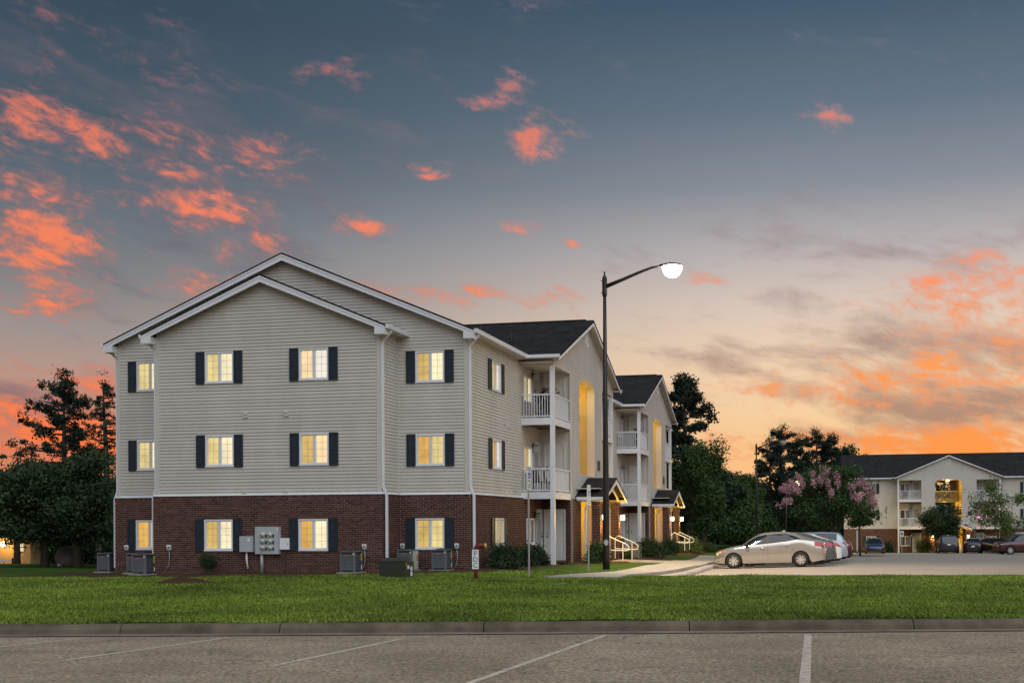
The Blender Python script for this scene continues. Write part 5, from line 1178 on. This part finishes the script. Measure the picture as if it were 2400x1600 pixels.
def car(spec, label, paint, loc, yaw=0., tilt=0., full=True, antenna=False, group='cars in the car park', rack=False):
    S = spec; L = S['L']; o = thing('parked_car', label, 'car', loc, group, (0, tilt, yaw)); X0 = -L / 2
    top, belt, w, wt = (smooth_curve(S[k]) for k in ('top', 'belt', 'w', 'wt'))
    def zs(x):
        z = S['sill'] + (.02 * (x < .3)) + (.08 * max(0, (x - L + .5) / .5))
        for c in (S['fw'], S['rw']):
            if abs(x - c) < S['arch']: z = max(z, S['R'] + math.sqrt(S['arch'] ** 2 - (x - c) ** 2))
        return z
    def section(x):
        W, zb, zt, Wt, z0 = w(x), belt(x), top(x), wt(x), zs(x); zb = min(zb, zt - .02); Wt = min(Wt, W - .04)
        zl = min(S['sill'], z0); H = zb - zl; P = []
        def side(z):
            f = (z - zl) / H; return W * (.955 + .045 * math.sin(math.pi * min(1, max(0, .12 + f * .80)))) - .02 * max(0, f - .85) / .15
        for k in range(7): z = z0 + (zb - z0) * k / 6; P.append((side(z), z))
        a = P[-1]; e = (Wt, zt - .045 - .02 * (zt - zb))
        e = (e[0], max(e[1], zb + .006))
        for k in (1, 2, 3, 4): f = k / 4; P.append((a[0] + (e[0] - a[0]) * f + .03 * math.sin(math.pi * f) * min(1, (zt - zb) * 2), a[1] + (e[1] - a[1]) * f))
        P += [(Wt * .86, zt - .016), (Wt * .5, zt - .003), (0, zt)]
        return P
    xs = sorted(set([round(v, 4) for v in list(np.linspace(0, .2, 7)) + list(np.linspace(.2, L - .3, 46)) + list(np.linspace(L - .3, L, 9))] + [round(c + S['arch'] * math.sin(a), 4) for c in (S['fw'], S['rw']) for a in np.linspace(-1.57, 1.57, 19)]))
    secs = {x: section(x) for x in xs}; b = MB(); rows = []
    for x in xs:
        P = secs[x]; full_ = [(x + X0, -y, z) for (y, z) in P] + [(x + X0, y, z) for (y, z) in P[-2::-1]]; rows.append([b.pt(p) for p in full_])
    for i in range(len(rows) - 1):
        for j in range(len(rows[0]) - 1): b.f.append([rows[i][j], rows[i + 1][j], rows[i + 1][j + 1], rows[i][j + 1]])
    b.f.append(rows[0]); b.f.append(rows[-1][::-1]); body = b.build('body', paint, o, smooth=True)
    b = MB(); b.box(.15 + X0, L - .12 + X0, -.66, .66, .17, .62); b.build('underbody', UNDER, o)
    for c in (S['fw'], S['rw']):
        for sg in (-1, 1):
            b = MB(); prev = None
            for a in np.linspace(-1.57, 1.57, 17):
                x = c + S['arch'] * math.sin(a); z = S['R'] + S['arch'] * math.cos(a); y = section(x)[0][0] - .012
                cur = [b.pt((x + X0, sg * y, z)), b.pt((x + X0, sg * .55, z))]
                if prev: b.f.append([prev[0], cur[0], cur[1], prev[1]])
                prev = cur
            b.build('wheel_arch', UNDER, o)
    R = S['R']
    for c in (S['fw'], S['rw']):
        for sg in (-1, 1):
            yc = sg * (w(c) - .115); wh = MB(); wh.lathe([(R * .64, -.10), (R * .93, -.105), (R, -.075), (R, .075), (R * .93, .105), (R * .64, .10), (R * .62, .0)], (c + X0, yc, R), 28, 'y', False); t = wh.build('wheel', TYRE, o, smooth=True)
            yo = yc + sg * .085; rm = MB(); rm.lathe([(R * .66, -.02), (R * .67, .018), (R * .60, .022), (R * .585, -.03)], (c + X0, yo, R), 28, 'y', False)
            for k in range(7):
                a = 2 * math.pi * k / 7
                for da in (-.16, .16):
                    a0, a1 = a + da * .55, a + da * 1.15; p0, p1 = (c + X0 + .05 * math.cos(a0), R + .05 * math.sin(a0)), (c + X0 + R * .60 * math.cos(a1), R + R * .60 * math.sin(a1)); n = np.array([-(p1[1] - p0[1]), p1[0] - p0[0]]); n = n / np.linalg.norm(n) * .017
                    rm.hexa([(p0[0] - n[0], yo - .012, p0[1] - n[1]), (p1[0] - n[0], yo - .012, p1[1] - n[1]), (p1[0] + n[0], yo - .012, p1[1] + n[1]), (p0[0] + n[0], yo - .012, p0[1] + n[1]), (p0[0] - n[0], yo + .014, p0[1] - n[1]), (p1[0] - n[0], yo + .014, p1[1] - n[1]), (p1[0] + n[0], yo + .014, p1[1] + n[1]), (p0[0] + n[0], yo + .014, p0[1] + n[1])])
            rm.lathe([(.06, -.01), (.06, .02), (.03, .026)], (c + X0, yo, R), 12, 'y'); rm.build('rim', RIM, t); MB().lathe([(R * .62, -.01), (R * .62, -.008)], (c + X0, yo - sg * .045, R), 20, 'y').build('brake_disc', UNDER, t)
    # side glass: patches lying on the greenhouse sides
    def gh(x, f, off, sg):
        P = section(x); a, e = P[6], P[10]; k = f * 4; i = min(int(k), 3); q = k - i; p0, p1 = P[6 + i], P[7 + i]; nrm = np.array([e[1] - a[1], -(e[0] - a[0])]); nrm = nrm / np.linalg.norm(nrm)
        return (x + X0, sg * (p0[0] + (p1[0] - p0[0]) * q + nrm[0] * off), p0[1] + (p1[1] - p0[1]) * q + nrm[1] * off)
    xa, xz = S['win'][0][0], S['win'][-1][1]
    def patch(fn, U, Vv, nm, m, par=o):
        b = MB(); R_ = [[b.pt(fn(u, v)) for v in Vv] for u in U]
        for i in range(len(U) - 1):
            for j in range(len(Vv) - 1): b.f.append([R_[i][j], R_[i + 1][j], R_[i + 1][j + 1], R_[i][j + 1]])
        return b.build(nm, m, par, smooth=True)
    def flo(x): return .10 + (.32 * max(0, (x - (xz - .45)) / .45) ** 1.5 if spec is SEDAN else 0)
    def fhi(x): return .90 - (.46 * max(0, (x - (xz - .6)) / .6) ** 2.0 if spec is SEDAN else 0)
    for sg in (-1, 1):
        patch(lambda x, t: gh(x, flo(x) - .04 + (fhi(x) - flo(x) + .08) * t, .003, sg), np.linspace(xa - .04, xz + .03, 30), np.linspace(0, 1, 7), 'window_trim', BLK)
        for (x0, x1) in S['win']: patch(lambda x, t: gh(x, flo(x) + (fhi(x) - flo(x)) * t, .007, sg), np.linspace(x0, x1, 12), np.linspace(0, 1, 7), 'side_window', CARGL)
    def tops(x, k, off):
        P = section(x); pts = P[10:14]; ys = [p[0] for p in pts][::-1]; z_ = [p[1] for p in pts][::-1]; y = abs(k) * P[10][0] * .94; return (x + X0, math.copysign(y, k), float(np.interp(y, ys, z_)) + off)
    patch(lambda x, k: tops(x, k, .006), np.linspace(*S['ws'], 10), np.linspace(-1, 1, 11), 'windscreen', CARGL); patch(lambda x, k: tops(x, k * .95, .006), np.linspace(*S['rg'], 10), np.linspace(-1, 1, 11), 'rear_window', CARGL)
    def lside(x, z, sg, off):
        P = section(x); z = min(z, P[6][1] - .004); y = float(np.interp(z, [p[1] for p in P[:7]], [p[0] for p in P[:7]])); return (x + X0 - (off if x < .6 else -off if x > L - .5 else 0), sg * (y + off), z)
    for sg in (-1, 1):
        a, e, c, d = S['hl']; patch(lambda x, t: lside(x, c + .06 * (x - a) / (e - a) + (d - c - .02) * t, sg, .006), np.linspace(a, e, 10), np.linspace(0, 1, 5), 'headlight', HEAD); patch(lambda x, t: lside(x, c + .05 + (d - c - .05) * t, sg, .010), np.linspace(e - .15, e - .02, 5), np.linspace(0, 1, 4), 'side_marker', AMB)
        a, e, c, d = S['tl']; patch(lambda x, t: lside(x, c + (.08 * (e - x) / (e - a)) + (d - c) * t, sg, .006), np.linspace(a, e, 10), np.linspace(0, 1, 6), 'tail_light', TAIL)
        if full:
            for xs_ in (1.12, 2.17, 3.10):
                lo = .30 if xs_ < 3 else .62; patch(lambda u, v: lside(xs_ + u + (.10 * (1 - v) ** 2 if xs_ > 3 else 0), lo + (belt(xs_) - lo - .01) * v, sg, .003), (-.004, .004), np.linspace(0, 1, 10), 'door_seam', BLK)
            for xs_ in (1.98, 2.93): p = lside(xs_, belt(xs_) - .14, sg, .02); MB().tube([(p[0] - .10, p[1], p[2]), (p[0] - .05, p[1] + sg * .012, p[2] + .004), (p[0] + .05, p[1] + sg * .012, p[2] + .006), (p[0] + .10, p[1], p[2] + .004)], .016, 6).build('door_handle', paint, o, smooth=True)
            p = gh(xa + .10, .12, .02, sg); q = MB(); q.lathe([(.02, -.10), (.075, -.07), (.085, .0), (.06, .07), (.02, .09)], (p[0], p[1] + sg * .10, p[2] + .03), 10, 'y'); q.tube([(p[0], p[1] - sg * .02, p[2]), (p[0], p[1] + sg * .06, p[2] + .01)], .02, 6); q.build('mirror', BLK, o, smooth=True)
            patch(lambda x, t: lside(x, S['sill'] + .0 + .055 * t, sg, .012), np.linspace(S['fw'] + S['arch'] + .03, S['rw'] - S['arch'] - .03, 8), (0, 1), 'sill_trim', paint)
    MB().box(-.012 + X0, .03 + X0, -.42, .42, .30, .42).build('front_grille', BLK, o); MB().box(L + X0 - .02, L + X0 + .006, -.16, .16, .62 if spec is SEDAN else .78, .73 if spec is SEDAN else .89).build('number_plate', PLATE, o)
    MB().box(L + X0 - .10, L + X0 + .002, -.55, .55, .27, .38).build('rear_bumper', BLK, o); MB().box(.01 + X0, .12 + X0, -.55, .55, .19, .27).build('front_lip', BLK, o)
    if antenna: MB().hexa([(.42, -.02, top(2.75) - .01), (.62, -.02, top(2.95) - .01), (.62, .02, top(2.95) - .01), (.42, .02, top(2.75) - .01), (.56, -.006, top(2.85) + .08), (.60, -.006, top(2.9) + .08), (.60, .006, top(2.9) + .08), (.56, .006, top(2.85) + .08)]).build('antenna', paint, o)
    if rack:
        zr_ = top(2.8) - .03
        for sg in (-1, 1): MB().tube([(-.4, sg * .56, zr_), (-.35, sg * .56, zr_ + .08), (1.5, sg * .56, zr_ + .08), (1.55, sg * .56, zr_)], .02, 6).build('roof_rail', CHROME, o)
    return o
def paintm(n, c, metal=.35, rough=.28): return mat(n, c, rough, metal=metal, var=.03, vscale=2, coat=1.)
SILV = paintm('paint_silver', (.52, .49, .44), .7, .2); GREY = paintm('paint_grey', (.09, .105, .115)); WHT = paintm('paint_white', (.70, .70, .70), 0.); PALE = paintm('paint_pale_blue', (.38, .44, .52)); NAVY = paintm('paint_navy', (.02, .035, .085)); BLKP = paintm('paint_black', (.012, .012, .014)); WINE = paintm('paint_wine', (.06, .010, .014))
def lotcar(spec, label, paint, xtail, yc, **k):
    x = xtail - spec['L'] / 2; xf, xr = x - spec['L'] / 2 + spec['fw'], x - spec['L'] / 2 + spec['rw']; zf, zr = float(h_lot(xf, yc)), float(h_lot(xr, yc)); sl_ = (zr - zf) / (xr - xf)
    return car(spec, label, paint, (x, yc, zf + (x - xf) * sl_), 0., -math.atan(sl_), **k)
lotcar(SEDAN, 'silver four door sedan parked nearest us, seen from its left side', SILV, -5.27 + 4.44, 42.88, antenna=True)
lotcar(SEDAN, 'dark grey car behind the silver sedan, its tail showing', GREY, float(atY(1961, 1300, 45.2)[0]), 45.75)
lotcar(SEDAN, 'white car third in the parked row', WHT, float(atY(1975, 1300, 48.2)[0]), 48.6)
lotcar(WAGON, 'pale blue grey car fourth in the parked row', PALE, float(atY(1988, 1300, 52.2)[0]), 52.2)
lotcar(SEDAN, 'dark red car at the end of the parked row', WINE, float(atY(1999, 1300, 57.5)[0]), 57.5)
def farcar(spec, label, paint, px, D, yaw, **k):
    p = atD(px, 1300, D); return car(spec, label, paint, (p[0], p[1], float(h_lot(p[0], p[1])) if in_lot(p[0], p[1]) else float(h_lawn(p[0], p[1]))), yaw, 0., full=False, **k)
farcar(SEDAN, 'dark blue sedan facing us left of the far building post', NAVY, 2049, 97, math.pi / 2)
farcar(SUV, 'black car seen from behind below the round tree', BLKP, 2219, 97, -math.pi / 2)
farcar(SEDAN, 'black sedan right of the lit entrance lamp, tail towards us', BLKP, 2281, 97.5, -math.pi / 2 - .12)
farcar(SEDAN, 'black car partly hidden by the wine red car', BLKP, 2332, 95, math.pi / 2 + .5)
farcar(SUV, 'wine red car cut off by the right edge of the picture', WINE, 2398, 86, .25, rack=True)
